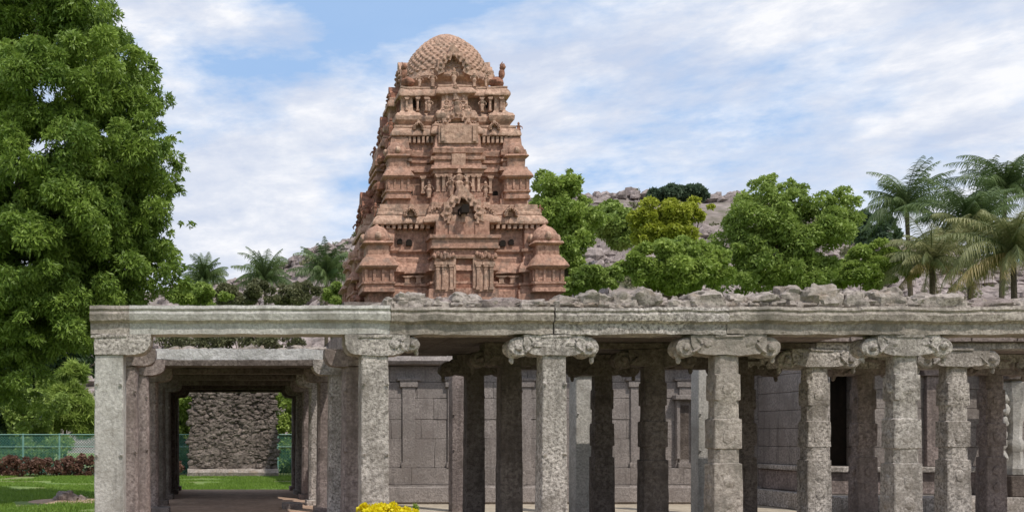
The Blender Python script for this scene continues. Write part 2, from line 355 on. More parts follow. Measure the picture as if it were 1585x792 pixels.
tree('broad_bush', 'broad bright green bush below the yellow-green tree', 'bush',
     [(1010, 400, 46, 28), (1060, 385, 44, 22), (1090, 400, 36, 26), (1050, 425, 70, 24), (985, 425, 36, 24), (1110, 430, 36, 22)], 54, 42000, .20, .09, 'leaf_bright', 24, r0=.15, sub=20)
tree('broad_bush', 'light green bush low between largest tree and coconut palms', 'bush',
     [(1345, 395, 32, 22), (1372, 408, 28, 22), (1330, 425, 40, 22), (1390, 425, 30, 18), (1300, 430, 30, 18)], 60, 26000, .20, .09, 'leaf_bright', 25, r0=.12, sub=18)
tree('broad_bush', 'low green bush at foot of hill right of tower base', 'bush',
     [(905, 432, 34, 18), (945, 430, 30, 16), (880, 440, 30, 14)], 50, 14000, .17, .08, 'leaf_mid', 26, r0=.1, sub=18)
tree('hilltop_tree', 'dark round tree on top of the rocky hill', 'tree',
     [(1030, 300, 26, 12), (1060, 298, 26, 10), (1080, 302, 18, 8), (1012, 305, 12, 8)], 190, 16000, .8, .4, 'leaf_blue', 27, r0=.4, sub=20)
tree('leafy_tree', 'dark blue-green tree between largest tree and first palm', 'tree',
     [(1350, 345, 26, 18), (1370, 355, 22, 18), (1340, 370, 30, 18)], 95, 12000, .35, .15, 'leaf_blue', 28, r0=.25, sub=16)
# low scrub seen left of the tower, over the corridor beam
for i, (c, lab) in enumerate([([(300, 455, 40, 18), (335, 462, 30, 14)], 'bright green scrub bush beside the large shade tree'),
                              ([(365, 458, 34, 17), (400, 452, 26, 18), (345, 448, 20, 14)], 'olive scrub bush left of middle distant palm'),
                              ([(450, 458, 30, 17), (478, 448, 24, 16), (430, 455, 18, 16)], 'olive scrub bush between middle and right distant palms'),
                              ([(520, 455, 20, 18), (535, 462, 20, 14)], 'dark scrub bush at left foot of the red tower')]):
    tree('scrub_bush', lab, 'bush', c, 60+i*5, 9000, .2, .09, ['leaf_bright', 'leaf_olive', 'leaf_olive', 'leaf_mid'][i], 31+i, r0=.08, sub=14)
tree('broad_bush', 'pale arching green bush behind the green fence at left', 'bush',
     [(95, 620, 34, 40), (125, 640, 30, 34), (112, 585, 24, 24), (70, 655, 30, 24)], 52, 26000, .5, .05, 'leaf_bright', 41, r0=.1, sub=26, droop=.2)
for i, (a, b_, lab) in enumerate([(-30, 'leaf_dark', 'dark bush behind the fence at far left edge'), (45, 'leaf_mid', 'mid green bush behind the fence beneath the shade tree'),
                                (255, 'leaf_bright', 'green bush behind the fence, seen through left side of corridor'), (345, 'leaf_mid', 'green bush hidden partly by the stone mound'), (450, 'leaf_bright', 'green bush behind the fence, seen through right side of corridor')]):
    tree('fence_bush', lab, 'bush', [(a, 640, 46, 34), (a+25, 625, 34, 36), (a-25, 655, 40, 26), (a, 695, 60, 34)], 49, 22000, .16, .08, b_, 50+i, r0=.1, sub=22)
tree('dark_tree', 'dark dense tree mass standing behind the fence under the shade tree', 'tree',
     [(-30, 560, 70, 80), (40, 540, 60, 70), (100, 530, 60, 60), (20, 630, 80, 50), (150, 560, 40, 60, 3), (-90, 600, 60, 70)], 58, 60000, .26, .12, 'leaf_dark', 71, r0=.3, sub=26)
# hillside shrubs and scrub as a mass
rng = random.Random(5); cl = []
while len(cl) < 420:
    y = rng.uniform(112, 212); px = rng.choice([rng.uniform(230, 560), rng.uniform(860, 1500), rng.uniform(0, 1700)]); x = X(px, y)
    if noise.noise(Vector((x*.06, y*.06, 9))) > .12 and rng.random() < .75: continue
    s_ = rng.uniform(.5, 1.5); cl.append((x, y, hill_z(x, y)+s_*.5, s_*1.3, s_, s_*.8))
o = crown('shrubs', None, cl, 60000, .5, .28, M['leaf_olive'], 61, sub=3, subr=.8, kind='stuff'); tag(o, 'olive and green scrub growing between the hillside boulders', 'shrubs')
cl = [(X(p, y), y, Z(q, y), 3.2, 3, 2.2) for p, q, y in ((945, 345, 150), (960, 355, 150), (930, 340, 160))]
o = crown('hill_scrub', None, cl, 12000, .6, .3, M['leaf_mid'], 62, sub=14, subr=.5, kind='stuff'); tag(o, 'dark scrub thicket on upper hill slope right of tower', 'shrubs')

# palms
def palm(name, label, px, py, Y, fr, n, mats, seed, lean=0.0, group=None, up=.3, trunk_r=.16, width=.04):
    rr = random.Random(seed); c = P(px, py, Y); tx = c.x+lean
    e = empty(name, (tx, Y, GZ), label, 'palm tree', group)
    mb = MB(); pts = []
    for i in range(9):
        t_ = i/8; pts.append((tx+(c.x-tx)*t_**1.6, Y, GZ-.05+(c.z-GZ)*t_))
    mb.tube(pts, [trunk_r*(1.35-.5*i/8) for i in range(9)], 9); mb.build('trunk', M['bark'], e, amp=.02)
    mbr = MB(); polys = []; tints = []
    split = {mm: [] for mm in mats}
    for k in range(n):
        az = k*2.399+rr.uniform(-.3, .3); lvl = k/n; el = 1.4-1.95*lvl+rr.uniform(-.15, .15)+up*.3
        if el > 1.4: el = 1.4
        ln = fr*rr.uniform(.65, 1.15); m_ = 16; p = Vector(c); pitch = el; seg = ln/m_; line = [p.copy()]
        bend = (.03+.04*rr.random())*(1.0 if el > 0 else .75)
        for i in range(m_):
            d = Vector((math.cos(az)*math.cos(pitch), math.sin(az)*math.cos(pitch), math.sin(pitch)))
            p = p+d*seg; pitch -= bend*(1+i*.10); pitch = max(pitch, -1.45); line.append(p.copy())
        mbr.tube(line, [.04*(1-i/(m_+1)*.85) for i in range(m_+1)], 4)
        mm = mats[0] if lvl < .55 or len(mats) == 1 else (mats[1] if lvl < .85 or len(mats) < 3 else mats[2])
        tn = rr.random()
        for i in range(2, m_*3):
            t_ = i/3; a = line[int(min(t_, m_-1))]; b_ = line[int(min(t_, m_-1))+1]; q = a.lerp(b_, t_-int(min(t_, m_-1)))
            d = (b_-a).normalized(); s = d.cross(Vector((0, 0, 1)))
            s = s.normalized() if s.length > .05 else Vector((math.sin(az), -math.cos(az), 0))
            L_ = fr*.19*math.sin(math.pi*min(1, (t_/m_)*.88+.12))*rr.uniform(.55, 1.15)+fr*.04
            for sg in (-1, 1):
                dr = (s*sg*.85+d*.55+Vector((rr.uniform(-.15, .15), rr.uniform(-.15, .15), (-.25 if lvl < .4 else -.9)-rr.random()*.5))).normalized(); wv = d*width*fr/3.5
                t1 = q+dr*L_*.55+Vector((0, 0, 0)); t2 = q+dr*L_+Vector((0, 0, -L_*.25))
                split[mm].append(([q-wv*.5, q+wv*.5, t1+wv*.5, t1-wv*.5], tn)); split[mm].append(([t1-wv*.5, t1+wv*.5, t2+wv*.1, t2-wv*.1], tn))
    mbr.build('frond_rib', M[mats[0]], e)
    names = {'palm': 'fronds', 'palm_pale': 'pale_fronds', 'palm_dry': 'dry_fronds'}
    for mm, ps in split.items():
        if ps: mesh_np(names[mm], np.array([[tuple(v) for v in q] for q, _ in ps]), 4, M[mm], e, np.array([b_ for _, b_ in ps]))
    mb = MB()
    for k in range(6):
        a = k*1.05; mb.blob((c.x+.26*math.cos(a), Y+.26*math.sin(a), c.z-.25), (.13, .13, .16), seed=k, amp=.05)
    mb.build('coconuts', M['palm_pale'], e)
    return e
g_ = 'coconut palms behind the hall'
palm('coconut_palm', 'dark green coconut palm standing tallest left of the palm cluster', 1403, 318, 72, 3.9, 34, ['palm'], 1, .6, g_, up=.9)
palm('coconut_palm', 'tall coconut palm crown at the upper right corner', 1556, 290, 74, 4.3, 38, ['palm'], 2, -.5, g_, up=.9)
palm('coconut_palm', 'coconut palm with upright green heart and pale drooping fronds, centre of cluster', 1500, 352, 60, 4.1, 44, ['palm', 'palm_pale', 'palm_dry'], 3, .2, g_, up=.9)
palm('coconut_palm', 'low coconut palm with yellowed drooping fronds at right edge', 1568, 388, 54, 4.0, 44, ['palm_pale', 'palm_pale', 'palm_dry'], 4, .2, g_, up=.3)
palm('coconut_palm', 'short coconut palm with pale fronds hanging over the hall roof', 1442, 402, 58, 3.2, 38, ['palm_pale', 'palm_pale', 'palm_dry'], 5, .2, g_, up=.2)
g_ = 'distant palms left of the tower'
palm('coconut_palm', 'small dark palm nearest the large shade tree', 316, 432, 95, 3.1, 34, ['palm'], 6, 0, g_, up=1.8, width=.05)
palm('coconut_palm', 'small dark palm in the middle before the rocky slope', 410, 432, 95, 3.6, 34, ['palm'], 7, .2, g_, up=1.8, width=.05)
palm('coconut_palm', 'wide dark palm directly left of the red tower', 505, 425, 85, 3.6, 38, ['palm'], 8, 0, g_, up=1.5, width=.05)

# ------------------------------------------------------------------ the pillared buildings
ZB, ZC = 2.85, 2.575           # beam underside, capital underside
def shaft(mb, cx, cy, z0, z1, w_, style, seed=0, grow=.12):
    """square-octagon-square shafts; w_ = full width at top"""
    rr = random.Random(seed)
    if style in ('plain', 'fluted'): segs = [(0, 1.0, 0, 1.10)]
    else: segs = [(0, .42, 0, 1.10), (.42, .50, 1, 1.0), (.50, .66, 0, 1.09), (.66, .76, 1, 1.0), (.76, .90, 0, 1.05), (.90, 1.0, 1, 1.02)]
    H = z1-z0; rings = []
    def ring(z, hw, ch):
        c = ch*hw; pts = [(-hw+c, -hw), (hw-c, -hw), (hw, -hw+c), (hw, hw-c), (hw-c, hw), (-hw+c, hw), (-hw, hw-c), (-hw, -hw+c)]
        out = []
        for i, a in enumerate(pts):
            b_ = pts[(i+1) % 8]; k = 4 if i % 2 == 0 else 2
            for j in range(k): out.append((cx+a[0]+(b_[0]-a[0])*j/k, cy+(a[1]+(b_[1]-a[1])*j/k)*(.8 if style == 'carved' else .92), z))
        return out
    for a, b_, oct_, ww in segs:
        za = z0+a*H; zb = z0+b_*H; n = max(1, int((zb-za)/.09)); ch = .36 if oct_ else (.07 if style != 'fluted' else .26)
        for i in range(n+1):
            z = za+(zb-za)*i/n; g_ = 1+grow*(1-(z-z0)/H)
            zz = z+(.006 if i == 0 and a > 0 else 0)-(.006 if i == n and b_ < 1 else 0)
            rings.append(ring(zz, w_/2*ww*g_*(1 if style == 'carved' else 1/1.1), ch))
    mb.rings(rings)
def notches(mb, cx, cy, w_, zs):
    """little carved leaf stops at the shaft corners"""
    for z in zs:
        for sx in (-1, 1):
            x = cx+sx*w_*.42; y = cy-w_*.5
            mb.add([(x-.03, y-.004, z), (x+.03, y-.004, z), (x, y-.022, z-.012), (x-.022, y-.004, z-.045), (x+.022, y-.004, z-.045)], [(0, 1, 2), (0, 2, 3), (1, 4, 2), (2, 4, 3), (0, 3, 4, 1)])
def arm_profile(bl, br, z0, z1, hw, curl=True):
    """bracket arm outline, x then z: underside curves up to each tip"""
    h = z1-z0; pts = []
    def side(sg, b_):
        q = [(hw*1.02, z0), (hw+.45*(b_-hw), z0+h*.03), (hw+.72*(b_-hw), z0+h*.10), (hw+.9*(b_-hw), z0+h*.28), (b_, z0+h*.55), (b_, z1)]
        return [(sg*a, c) for a, c in q]
    r_ = side(1, br); l_ = side(-1, bl)
    return r_+l_[::-1]
def capital(parent, cx, cy, w_, z0, z1, left=.5, right=.5, back=.4, front=0, lobe_l=True, lobe_r=True, mat='granite', seed=0, lr=.135):
    mb = MB(); dep = w_*.5
    pr = [(cx+a, c) for a, c in arm_profile(left, right, z0, z1, w_*.5)]
    mb.sweep(pr[::-1], 'y', cy-dep-.012, cy+dep-.01, .06)
    if back > 0:
        pr = [(cy+a, c) for a, c in arm_profile(w_*.3, w_*.5+back, z0+.004, z1-.004, w_*.5)]
        mb.sweep(pr, 'x', cx-dep+.01, cx+dep-.01, .07)
    for sg, has, b_ in ((-1, lobe_l, left), (1, lobe_r, right)):
        if not has: continue
        ex = cx+sg*(b_+lr*.35); ez = z1-.02-lr*1.05
        n = 16; rs = []
        for j, (yy, k) in enumerate(((cy-dep*.95, .80), (cy-dep*.8, 1.0), (cy-dep*.3, .94), (cy+dep*.3, .94), (cy+dep*.8, 1.0), (cy+dep*.9, .8))):
            rs.append([(ex+math.cos(q*2*math.pi/n)*lr*k*1.12, yy, ez+math.sin(q*2*math.pi/n)*lr*k) for q in range(n)][::-1])
        mb.rings(rs)
        # scroll eye, pendant bud and petal ridges
        mb.blob((ex+sg*.01, cy-dep*.95, ez), (lr*.42, .05, lr*.42), amp=.1, seed=seed)
        mb.lathe((ex+sg*lr*.62, cy-dep*.25, ez-lr*1.75), [(.004, .02), (.022, .03), (.034, .065), (.03, .10), (.05, .13), (.06, .19)], 10)
        # carved volute ridge along the arm end and worn relief on its face
        pts = [(cx+sg*(b_-.02-.11*math.sin(u)), cy-dep-.012, z0+(z1-z0)*(.15+.72*u/2.6)) for u in (0, .5, 1, 1.5, 2, 2.6)]
        mb.tube(pts, [.016, .024, .026, .024, .02, .012], 6)
        mb.blob((cx+sg*(b_*.55), cy-dep-.005, z0+(z1-z0)*.55), (.07, .02, .05), n=9, m=6, seed=seed, amp=.4)
    # abacus under beam
    mb.box(cx-w_*.62, cx+w_*.62, cy-dep-.03, cy+dep+.02, z1-.035, z1-.002)
    return mb.build('capital', M[mat], parent, amp=.018, fs=5, seed=seed*3.3, bevel=.008)
def pillar(parent, cx, cy, w_, z0=0.0, z1=ZC, style='carved', mat='granite', seed=0, grow=.12, cap=None, base=True, capz=None, label=None, carve=True):
    mb = MB(); shaft(mb, cx, cy, z0+(.1 if base else 0), z1, w_, style, seed, grow)
    if style != 'carved': notches(mb, cx, cy, w_*1.0+.01, (z0+(z1-z0)*.86, z0+(z1-z0)*.50))
    else:
        rr = random.Random(seed)
        for zz, hh, ww in ((.58, .07, 1.09*1.05), (.83, .06, 1.05*1.03), (.24, .12, 1.10*1.09)):   # low relief panels on the square blocks
            h = w_*ww*.5; z = z0+(z1-z0)*zz; r_ = h*.62; H_ = (z1-z0)*hh
            for k in range(3 if zz < .4 else 1):
                q = z+(k-1)*H_*.9 if zz < .4 else z
                s_ = r_/(1 if zz > .4 else 1.15)
                mb.blob((cx, cy-h*.8, q), (s_*.8, .018, min(H_*.5, s_*.9)), n=10, m=6, amp=.25, seed=seed+k)
                mb.blob((cx-h-.0, cy, q), (.022, s_*.8, min(H_*.5, s_*.9)), n=10, m=6, amp=.25, seed=seed+k)
    o = mb.build('pillar', M[mat], parent, amp=.009, fs=4, seed=seed*1.7)
    if label: o['label'] = label
    if base:
        mb = MB(); b_ = w_*.72; mb.box(cx-b_, cx+b_, cy-b_, cy+b_, z0-.02, z0+.11); mb.build('base', M[mat], o, bevel=.012)
    if cap: capital(o, cx, cy, w_, z1, capz or z1+.273, mat=cap.pop('mat', mat), seed=seed, **cap)
    return o
def beam_profile(y0, y1, z0, z1):
    h = z1-z0
    return [(y0, z0), (y1, z0), (y1, z1), (y0-.06, z1), (y0-.075, z1-h*.12), (y0-.055, z1-h*.2), (y0-.075, z1-h*.3), (y0-.06, z1-h*.52), (y0-.02, z1-h*.58), (y0, z1-h*.62)]
def beam(parent, x0, x1, y0, y1, z0, z1, mat, seed, amp=.012, name='beam'):
    mb = MB(); pr = beam_profile(y0, y1, z0, z1); mb.sweep(pr, 'x', x0, x1, .07)
    return mb.build(name, M[mat], parent, amp=amp, fs=3.5, seed=seed)

def blocks(mb, x0, x1, y0, y1, z0, z1, rows, seed):
    rr = random.Random(seed); hs_ = (z1-z0)/rows
    for i in range(rows):
        x = x0
        while x < x1-.02:
            w_ = min(rr.uniform(.5, 1.1), x1-x)
            if x1-x-w_ < .25: w_ = x1-x
            mb.box(x+.003, x+w_-.003, y0+rr.uniform(-.01, .01), y1, z0+i*hs_+.003, z0+(i+1)*hs_-.003); x += w_
YF = 13.19   # pillar centre line of the front row
RY = [YF, 15.3, 17.45, 19.6, 21.7, 23.8, 25.9, 27.6]
# --- corridor
corr = empty('pillared_corridor', (0, 13, 0), 'roofed stone corridor with two pillar rows and pale new lintel at left', 'corridor')
lx = X(168.5, YF-.19)+.0; rxx = X(581, YF-.19)
for i, y in enumerate(RY):
    lab = None
    if i == 0:
        pillar(corr, lx, y, .375, mat='granite_smooth', style='plain', seed=1, grow=.05, base=False, z0=-.02,
               cap=dict(left=.19, right=.56, back=.35, lobe_l=False, lobe_r=False, mat='granite'), label='pale smooth new corner pillar')
        pillar(corr, rxx, y, .355, mat='granite', style='plain', seed=2, grow=.06, base=True,
               cap=dict(left=.40, right=.46, back=.35, lobe_l=False, lobe_r=True, lr=.10))
    else:
        mt = 'granite_pink' if i < 4 else 'granite_dark_shade'
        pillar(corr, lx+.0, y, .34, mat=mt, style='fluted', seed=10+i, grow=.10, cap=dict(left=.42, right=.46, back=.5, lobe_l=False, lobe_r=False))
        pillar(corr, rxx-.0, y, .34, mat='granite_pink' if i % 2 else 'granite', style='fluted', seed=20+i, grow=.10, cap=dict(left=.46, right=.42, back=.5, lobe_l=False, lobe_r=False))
ZT = ZB+.377
o = beam(corr, X(140, 13), X(200, 13), 13.0, 13.42, ZB, ZT, 'granite_beam', 1, name='beam'); o['label'] = 'weathered grey beam end over the pale pillar'
o = beam(corr, X(200.6, 13), X(603, 13), 13.0, 13.40, ZB+.002, ZT-.004, 'granite_smooth', 2, amp=.009); o['label'] = 'long pale new lintel'
for sx, cx in ((-1, lx), (1, rxx)):
    for i in range(len(RY)-1):
        mb = MB(); mb.sweep([(cx-.17, ZB+.003), (cx-.17, ZT-.05), (cx+.17, ZT-.05), (cx+.17, ZB+.003)], 'y', RY[i]+(.24 if i == 0 else .002), RY[i+1]-.002, .12)
        mb.build('beam', M['granite_pink' if i < 2 else 'granite_dark_shade'], corr, amp=.01, seed=i+sx)
for i in range(2, len(RY)):
    y = RY[i]; mb = MB(); mb.box(lx+.19, rxx-.19, y-.16, y+.16, ZB-.11, ZB-.003); mb.build('cross_beam', M['granite_dark_shade'], corr, bevel=.01)
    if i < len(RY)-1:
        for k in range(3):
            ya = y-.12+(RY[i+1]-y)*k/3+.004; mb = MB()
            mb.sweep([(ya, ZB), (ya, ZB+.19), (ya+(RY[i+1]-y)/3-.01, ZB+.19), (ya+(RY[i+1]-y)/3-.01, ZB)][::-1], 'x', lx+.18, rxx-.18, .08)
            o = mb.build('roof_slab', M['lime' if (i == 2 and k == 0) else 'granite_dark_shade'], corr, amp=.02 if i == 2 else .008, seed=k)
            if i == 2 and k == 0: o['label'] = 'lime washed front roof slab'
for sx, cx in ((-1, lx-.08), (1, rxx+.08)):
    for i in range(5, len(RY)-1):
        mb = MB(); blocks(mb, cx-.07, cx+.07, RY[i]+.19, RY[i+1]-.19, 0, ZB-.003, 6, i); mb.build('added_shade_wall', M['granite_dark_shade'], corr)  # added walls between the rear pillars, keep side light out of the corridor
crown('weeds', corr, [(lx+.5+.42*k, 18.0+.1*(k % 2), ZB+.42, .3, .25, .10+.05*(k % 3)) for k in range(6)], 5000, .07, .03, M['leaf_olive'], 77, sub=10, subr=.5)
mb = MB(); rr = random.Random(9); x = lx+.2
while x < rxx-.15:
    w_ = rr.uniform(.12, .35); mb.blob((x+w_/2, 17.8+rr.uniform(-.1, .15), ZB+.19), (w_*.7, .2, rr.uniform(.03, .10)), n=10, m=7, seed=x*5, amp=.5); x += w_*.9
mb.build('roof_rubble', M['rubble'], corr, kind='stuff')
for i, (px, py, Yr, s_) in enumerate(((250, 783, 19.4, .16), (452, 772, 20.6, .2))):
    mb = MB(); p = P(px, py, Yr); mb.sweep([(Yr-.25, -.01), (Yr-.25, .11), (Yr+.3, .11), (Yr+.3, -.01)][::-1], 'x', p.x-s_, p.x+s_, .08)
    mb.build('threshold_stone', M['granite_wall'], corr, amp=.01)

# --- hall
hall = empty('pillared_hall', (8, 13, 0), 'long open stone hall with carved pillars and bracket capitals along the front', 'hall')
CW = .31
for j, (px, l_, r_, ll_, lr_) in enumerate(((855, .42, .40, True, True), (1124, .50, .50, True, True), (1402, .42, .40, True, True), (1690, .5, .5, True, True), (1975, .5, .5, True, True))):
    pillar(hall, X(px, 13)+.045+.012*j, YF, CW, mat='granite_beam' if j == 1 else 'granite', style='plain' if j == 0 else 'carved', seed=30+j, grow=.15 if j else .12,
           cap=dict(left=l_, right=r_, back=.4, lobe_l=ll_, lobe_r=lr_))
for j, px in enumerate((786, 1011, 1264, 1481, 1712)):
    m_ = 'granite_dark_shade' if j < 2 else 'granite'  # inner pillars on the left get the stone with shade in its colour
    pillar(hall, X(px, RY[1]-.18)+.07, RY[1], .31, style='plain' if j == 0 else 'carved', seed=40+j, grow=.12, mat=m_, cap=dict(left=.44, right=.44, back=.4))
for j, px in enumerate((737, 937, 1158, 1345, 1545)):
    pillar(hall, X(px, RY[2]-.16), RY[2], .30, style='carved' if j else 'plain', seed=50+j, grow=.10, mat='granite_dark_shade' if j < 3 else 'granite_pink', cap=dict(left=.42, right=.42, back=.2))
xs = [X(a, 13) for a in (604, 857, 1125.5, 1400, 1690, 1975, 2120)]
for i in range(len(xs)-1):
    beam(hall, xs[i]+.004, xs[i+1]-.004, 13.0+.008*(i % 2), 13.42, ZB+R.uniform(-.004, .006), ZT-.02+R.uniform(-.01, .01), ('granite_beam', 'granite', 'granite_beam')[i % 3], 20+i, amp=.020)
for r_ in (1, 2):
    pxs = [(786, 1011, 1264, 1481, 1712), (737, 937, 1158, 1345, 1545)][r_-1]; Yr = RY[r_]
    q = [X(a, Yr-.17) for a in pxs]; q = [q[0]-.35]+q[1:]+[q[-1]+1.0]
    for i in range(len(q)-1):
        mb = MB(); z0_ = ZB-(.0 if r_ == 1 else .16); mb.sweep([(Yr-.17, z0_), (Yr-.17, ZB+.09), (Yr+.17, ZB+.09), (Yr+.17, z0_)][::-1], 'x', q[i]+.003, q[i+1]-.003, .12)
        mb.build('beam', M['granite_dark_shade' if q[i+1] < 9.7 else 'granite'], hall, amp=.01, seed=i)
x = X(604, 13)+.02; i = 0
while x < 14.6:          # long ceiling slabs laid front to back
    w_ = R.uniform(.5, .75)
    mb = MB(); mb.box(x, x+w_-.012, 13.43 if x < 8.85 else 15.05, 17.75+R.uniform(-.03, .05), ZB+.10, ZB+.26); mb.build('roof_slab', M['granite_dark_shade' if x < 7.6 else 'granite_pink'], hall, bevel=.01); x += w_; i += 1
mb = MB(); mb.box(X(604, 13)+.06, 8.9, 13.5, 17.6, ZB+.262, ZB+.36); mb.box(8.9, 14.5, 15.1, 17.6, ZB+.262, ZB+.36); mb.build('roof_screed', M['rubble'], hall)

# rubble course on the roof edge
par = empty('rubble_parapet', (8, 13.2, ZT), 'low uneven course of rubble stones along the hall roof edge', 'parapet')
rr = random.Random(21); px = 592
hs = [(592, 612, 456), (612, 665, 450), (668, 700, 456), (700, 745, 453), (745, 800, 454), (800, 852, 455), (855, 900, 450), (895, 945, 447), (945, 985, 444), (980, 1025, 441), (1028, 1062, 452), (1062, 1122, 443), (1120, 1160, 452),
      (1160, 1212, 446), (1208, 1250, 440), (1245, 1300, 437), (1300, 1345, 443), (1342, 1400, 438), (1400, 1425, 455), (1420, 1495, 452), (1495, 1560, 460), (1555, 1620, 458), (1620, 1690, 450), (1690, 1760, 446), (1760, 1840, 452)]
for i, (a, b_, yt) in enumerate(hs):
    yc = 13.22+rr.uniform(-.05, .05); zt = Z(yt+6+rr.uniform(-4, 4), 13.15); zb = ZT-.10; w_ = (b_-a)*13/F*.53
    mb = MB(); n, m_ = 26, 16; cx, cz = X((a+b_)/2, 13.1), (zt+zb)/2; rs = []
    for ii in range(m_+1):
        th = math.pi*min(max(ii/m_, .03), .97); ring = []
        for k in range(n):
            ph = k*2*math.pi/n; d = Vector((math.sin(th)*math.cos(ph), math.sin(th)*math.sin(ph), -math.cos(th)))
            e_ = .8; sgn = lambda v: math.copysign(abs(v)**e_, v)
            q = 1+.34*noise.noise(d*1.5+Vector((i*7.1, 0, 0)))+.18*noise.noise(d*4+Vector((i*3.1, 5, 0)))
            ring.append((cx+sgn(d.x)*w_*1.08*q, yc+sgn(d.y)*.2*q, cz+sgn(d.z)*(zt-zb)/2*q*1.05))
        rs.append(ring)
    mb.rings(rs); mb.build('stone', M[rr.choice(['rubble', 'granite_pink', 'granite_beam', 'rubble'])], par, smooth=28, amp=.03, fs=5, seed=i)
mb = MB(); x = X(604, 13)+.03; k = 0
while x < 14.4:
    w_ = rr.uniform(.08, .2); mb.blob((x, 13.07+rr.uniform(-.01, .04), ZT+.015), (w_*.7, .08, rr.uniform(.03, .07)), n=9, m=6, seed=k, amp=.5); x += w_*.8; k += 1
mb.build('mortar', M['rubble'], par, smooth=30, amp=.01, fs=8)
mb = MB(); x = X(604, 13)+.03
while x < 14.4:
    w_ = rr.uniform(.2, .5); mb.blob((x, (13.7 if x < 8.8 else 13.24)+rr.uniform(0, .5 if x < 8.8 else .02), ZT+(.02 if x < 8.8 else -.04)), (w_*.7, .3 if x < 8.8 else .15, rr.uniform(.06, .16)), n=12, m=8, seed=k, amp=.35); x += w_*.8; k += 1
mb.build('rubble_fill', M['rubble'], par, smooth=60)

# ------------------------------------------------------------------ courtyard wall, loose new posts, shrine at right
YW = 22.0
wall = empty('courtyard_wall', (8, YW, 0), 'pinkish coursed stone wall behind the hall pillars', 'wall')
mb = MB(); x0, x1 = 2.9, X(1300, YW)
cz = [0, .42, .80, 1.45, 1.88, 2.35, 2.72, 3.08]
rr = random.Random(4)
for i in range(len(cz)-1):
    x = x0; proud = .0 if i != 1 else -.06
    if i == 0: proud = -.12
    while x < x1-.05:
        w_ = min(rr.uniform(.55, 1.25), x1-x)
        if x1-x-w_ < .3: w_ = x1-x
        yo = YW+proud+rr.uniform(-.010, .010)
        mb.sweep([(yo, cz[i]+.004), (yo, cz[i+1]-.004), (YW+.6, cz[i+1]-.004), (YW+.6, cz[i]+.004)][::-1], 'x', x+.003, x+w_-.003, .25)
        x += w_
mb.build('masonry', M['granite_wall'], wall, amp=.014, fs=2.5, bevel=.006)
mb = MB()
for px in (632, 702, 812, 905, 985, 1060, 1130, 1200, 1262):
    x = X(px, YW); mb.box(x-.14, x+.14, YW-.05, YW+.02, .82, 2.6, None); mb.box(x-.2, x+.2, YW-.08, YW+.02, 2.60, 2.74); mb.box(x-.26, x+.26, YW-.10, YW+.02, 2.742, 2.80); mb.box(x-.17, x+.17, YW-.065, YW+.02, .80, .92)
mb.build('pilasters', M['granite_wall'], wall, bevel=.01)
mb = MB(); mb.sweep([(YW-.04, 3.085), (YW-.28, 3.10), (YW-.33, 3.17), (YW-.26, 3.27), (YW-.08, 3.36), (YW+.6, 3.36), (YW+.6, 3.085)], 'x', x0-.2, x1, .2); mb.build('cornice', M['granite_wall'], wall, amp=.008)
mb = MB(); mb.sweep([(YW-.16, 0), (YW-.20, .05), (YW-.16, .36), (YW-.10, .415), (YW+.1, .415), (YW+.1, 0)][::-1], 'x', x0, x1, .2); mb.build('plinth', M['granite_wall'], wall, amp=.008)
xn = X(1058, YW); mb = MB(); mb.box(xn-.09, xn+.09, YW-.055, YW-.035, 1.0, 2.2); mb.build('niche_shade', M['granite_dark_shade'], wall)  # dark panel on the wall face, a recess's shade put into its colour
mb = MB(); mb.box(xn-.27, xn+.27, YW-.22, YW-.02, 2.32, 2.42); mb.box(xn-.2, xn-.13, YW-.12, YW-.02, 1.0, 2.318); mb.box(xn+.13, xn+.2, YW-.12, YW-.02, 1.0, 2.318); mb.build('niche_frame', M['granite_wall'], wall, bevel=.01)

def post(px, py, Y, w_, mat, label, seed):
    e = empty('stone_post', (X(px, Y), Y, 0), label, 'pillar', 'free-standing posts in the courtyard')
    mb = MB(); shaft(mb, X(px, Y), Y, 0, Z(py, Y)-.05, w_, 'plain', seed, .04); notches(mb, X(px, Y), Y, w_+.01, (1.95, 1.25)); mb.build('shaft', M[mat], e, amp=.004)
    mb = MB(); x = X(px, Y); mb.box(x-w_*.58, x+w_*.58, Y-w_*.58, Y+w_*.58, Z(py, Y)-.048, Z(py, Y)); mb.build('cap', M[mat], e, bevel=.008)
post(710, 560, 19.7, .33, 'granite_pink', 'pinkish stone post left of the first dark rear pillar', 1)
post(903, 577, 18.9, .42, 'granite_smooth', 'pale smooth post standing between the first two front pillars', 2)
post(1089, 560, 19.0, .34, 'granite_smooth', 'narrow pale post just left of the middle front pillar', 3)

shr = empty('side_shrine', (13, 19, 0), 'dim stone shrine with black doorway on stepped plinth at right end', 'shrine')
Ys = 19.6
mb = MB(); d0, d1 = X(1282, Ys), X(1334, Ys)
zt = Z(572, Ys); zp = Z(721, Ys); xr = 19.5
blocks(mb, X(1272, Ys), d0, Ys, YW-.02, zp, 3.2, 6, 1); blocks(mb, d1, xr, Ys, Ys+.5, zp, 3.2, 6, 2); mb.box(d0-.05, d1+.05, Ys+.01, Ys+.5, zt, 3.2)
mb.build('wall', M['granite_wall'], shr, bevel=.01)
mb = MB(); mb.box(d0+.004, d1+.4, Ys+.52, Ys+2.3, zp+.005, 3.19); mb.build('chamber_shade', M['void_shade'], shr)  # solid black box behind the doorway, its shade put into the colour
mb = MB(); mb.box(d0-.08, d0-.002, Ys-.07, Ys+.3, zp, zt+.1); mb.box(d1+.002, d1+.1, Ys-.07, Ys+.3, zp, zt+.1); mb.build('door_frame', M['granite'], shr, bevel=.01)
mb = MB()
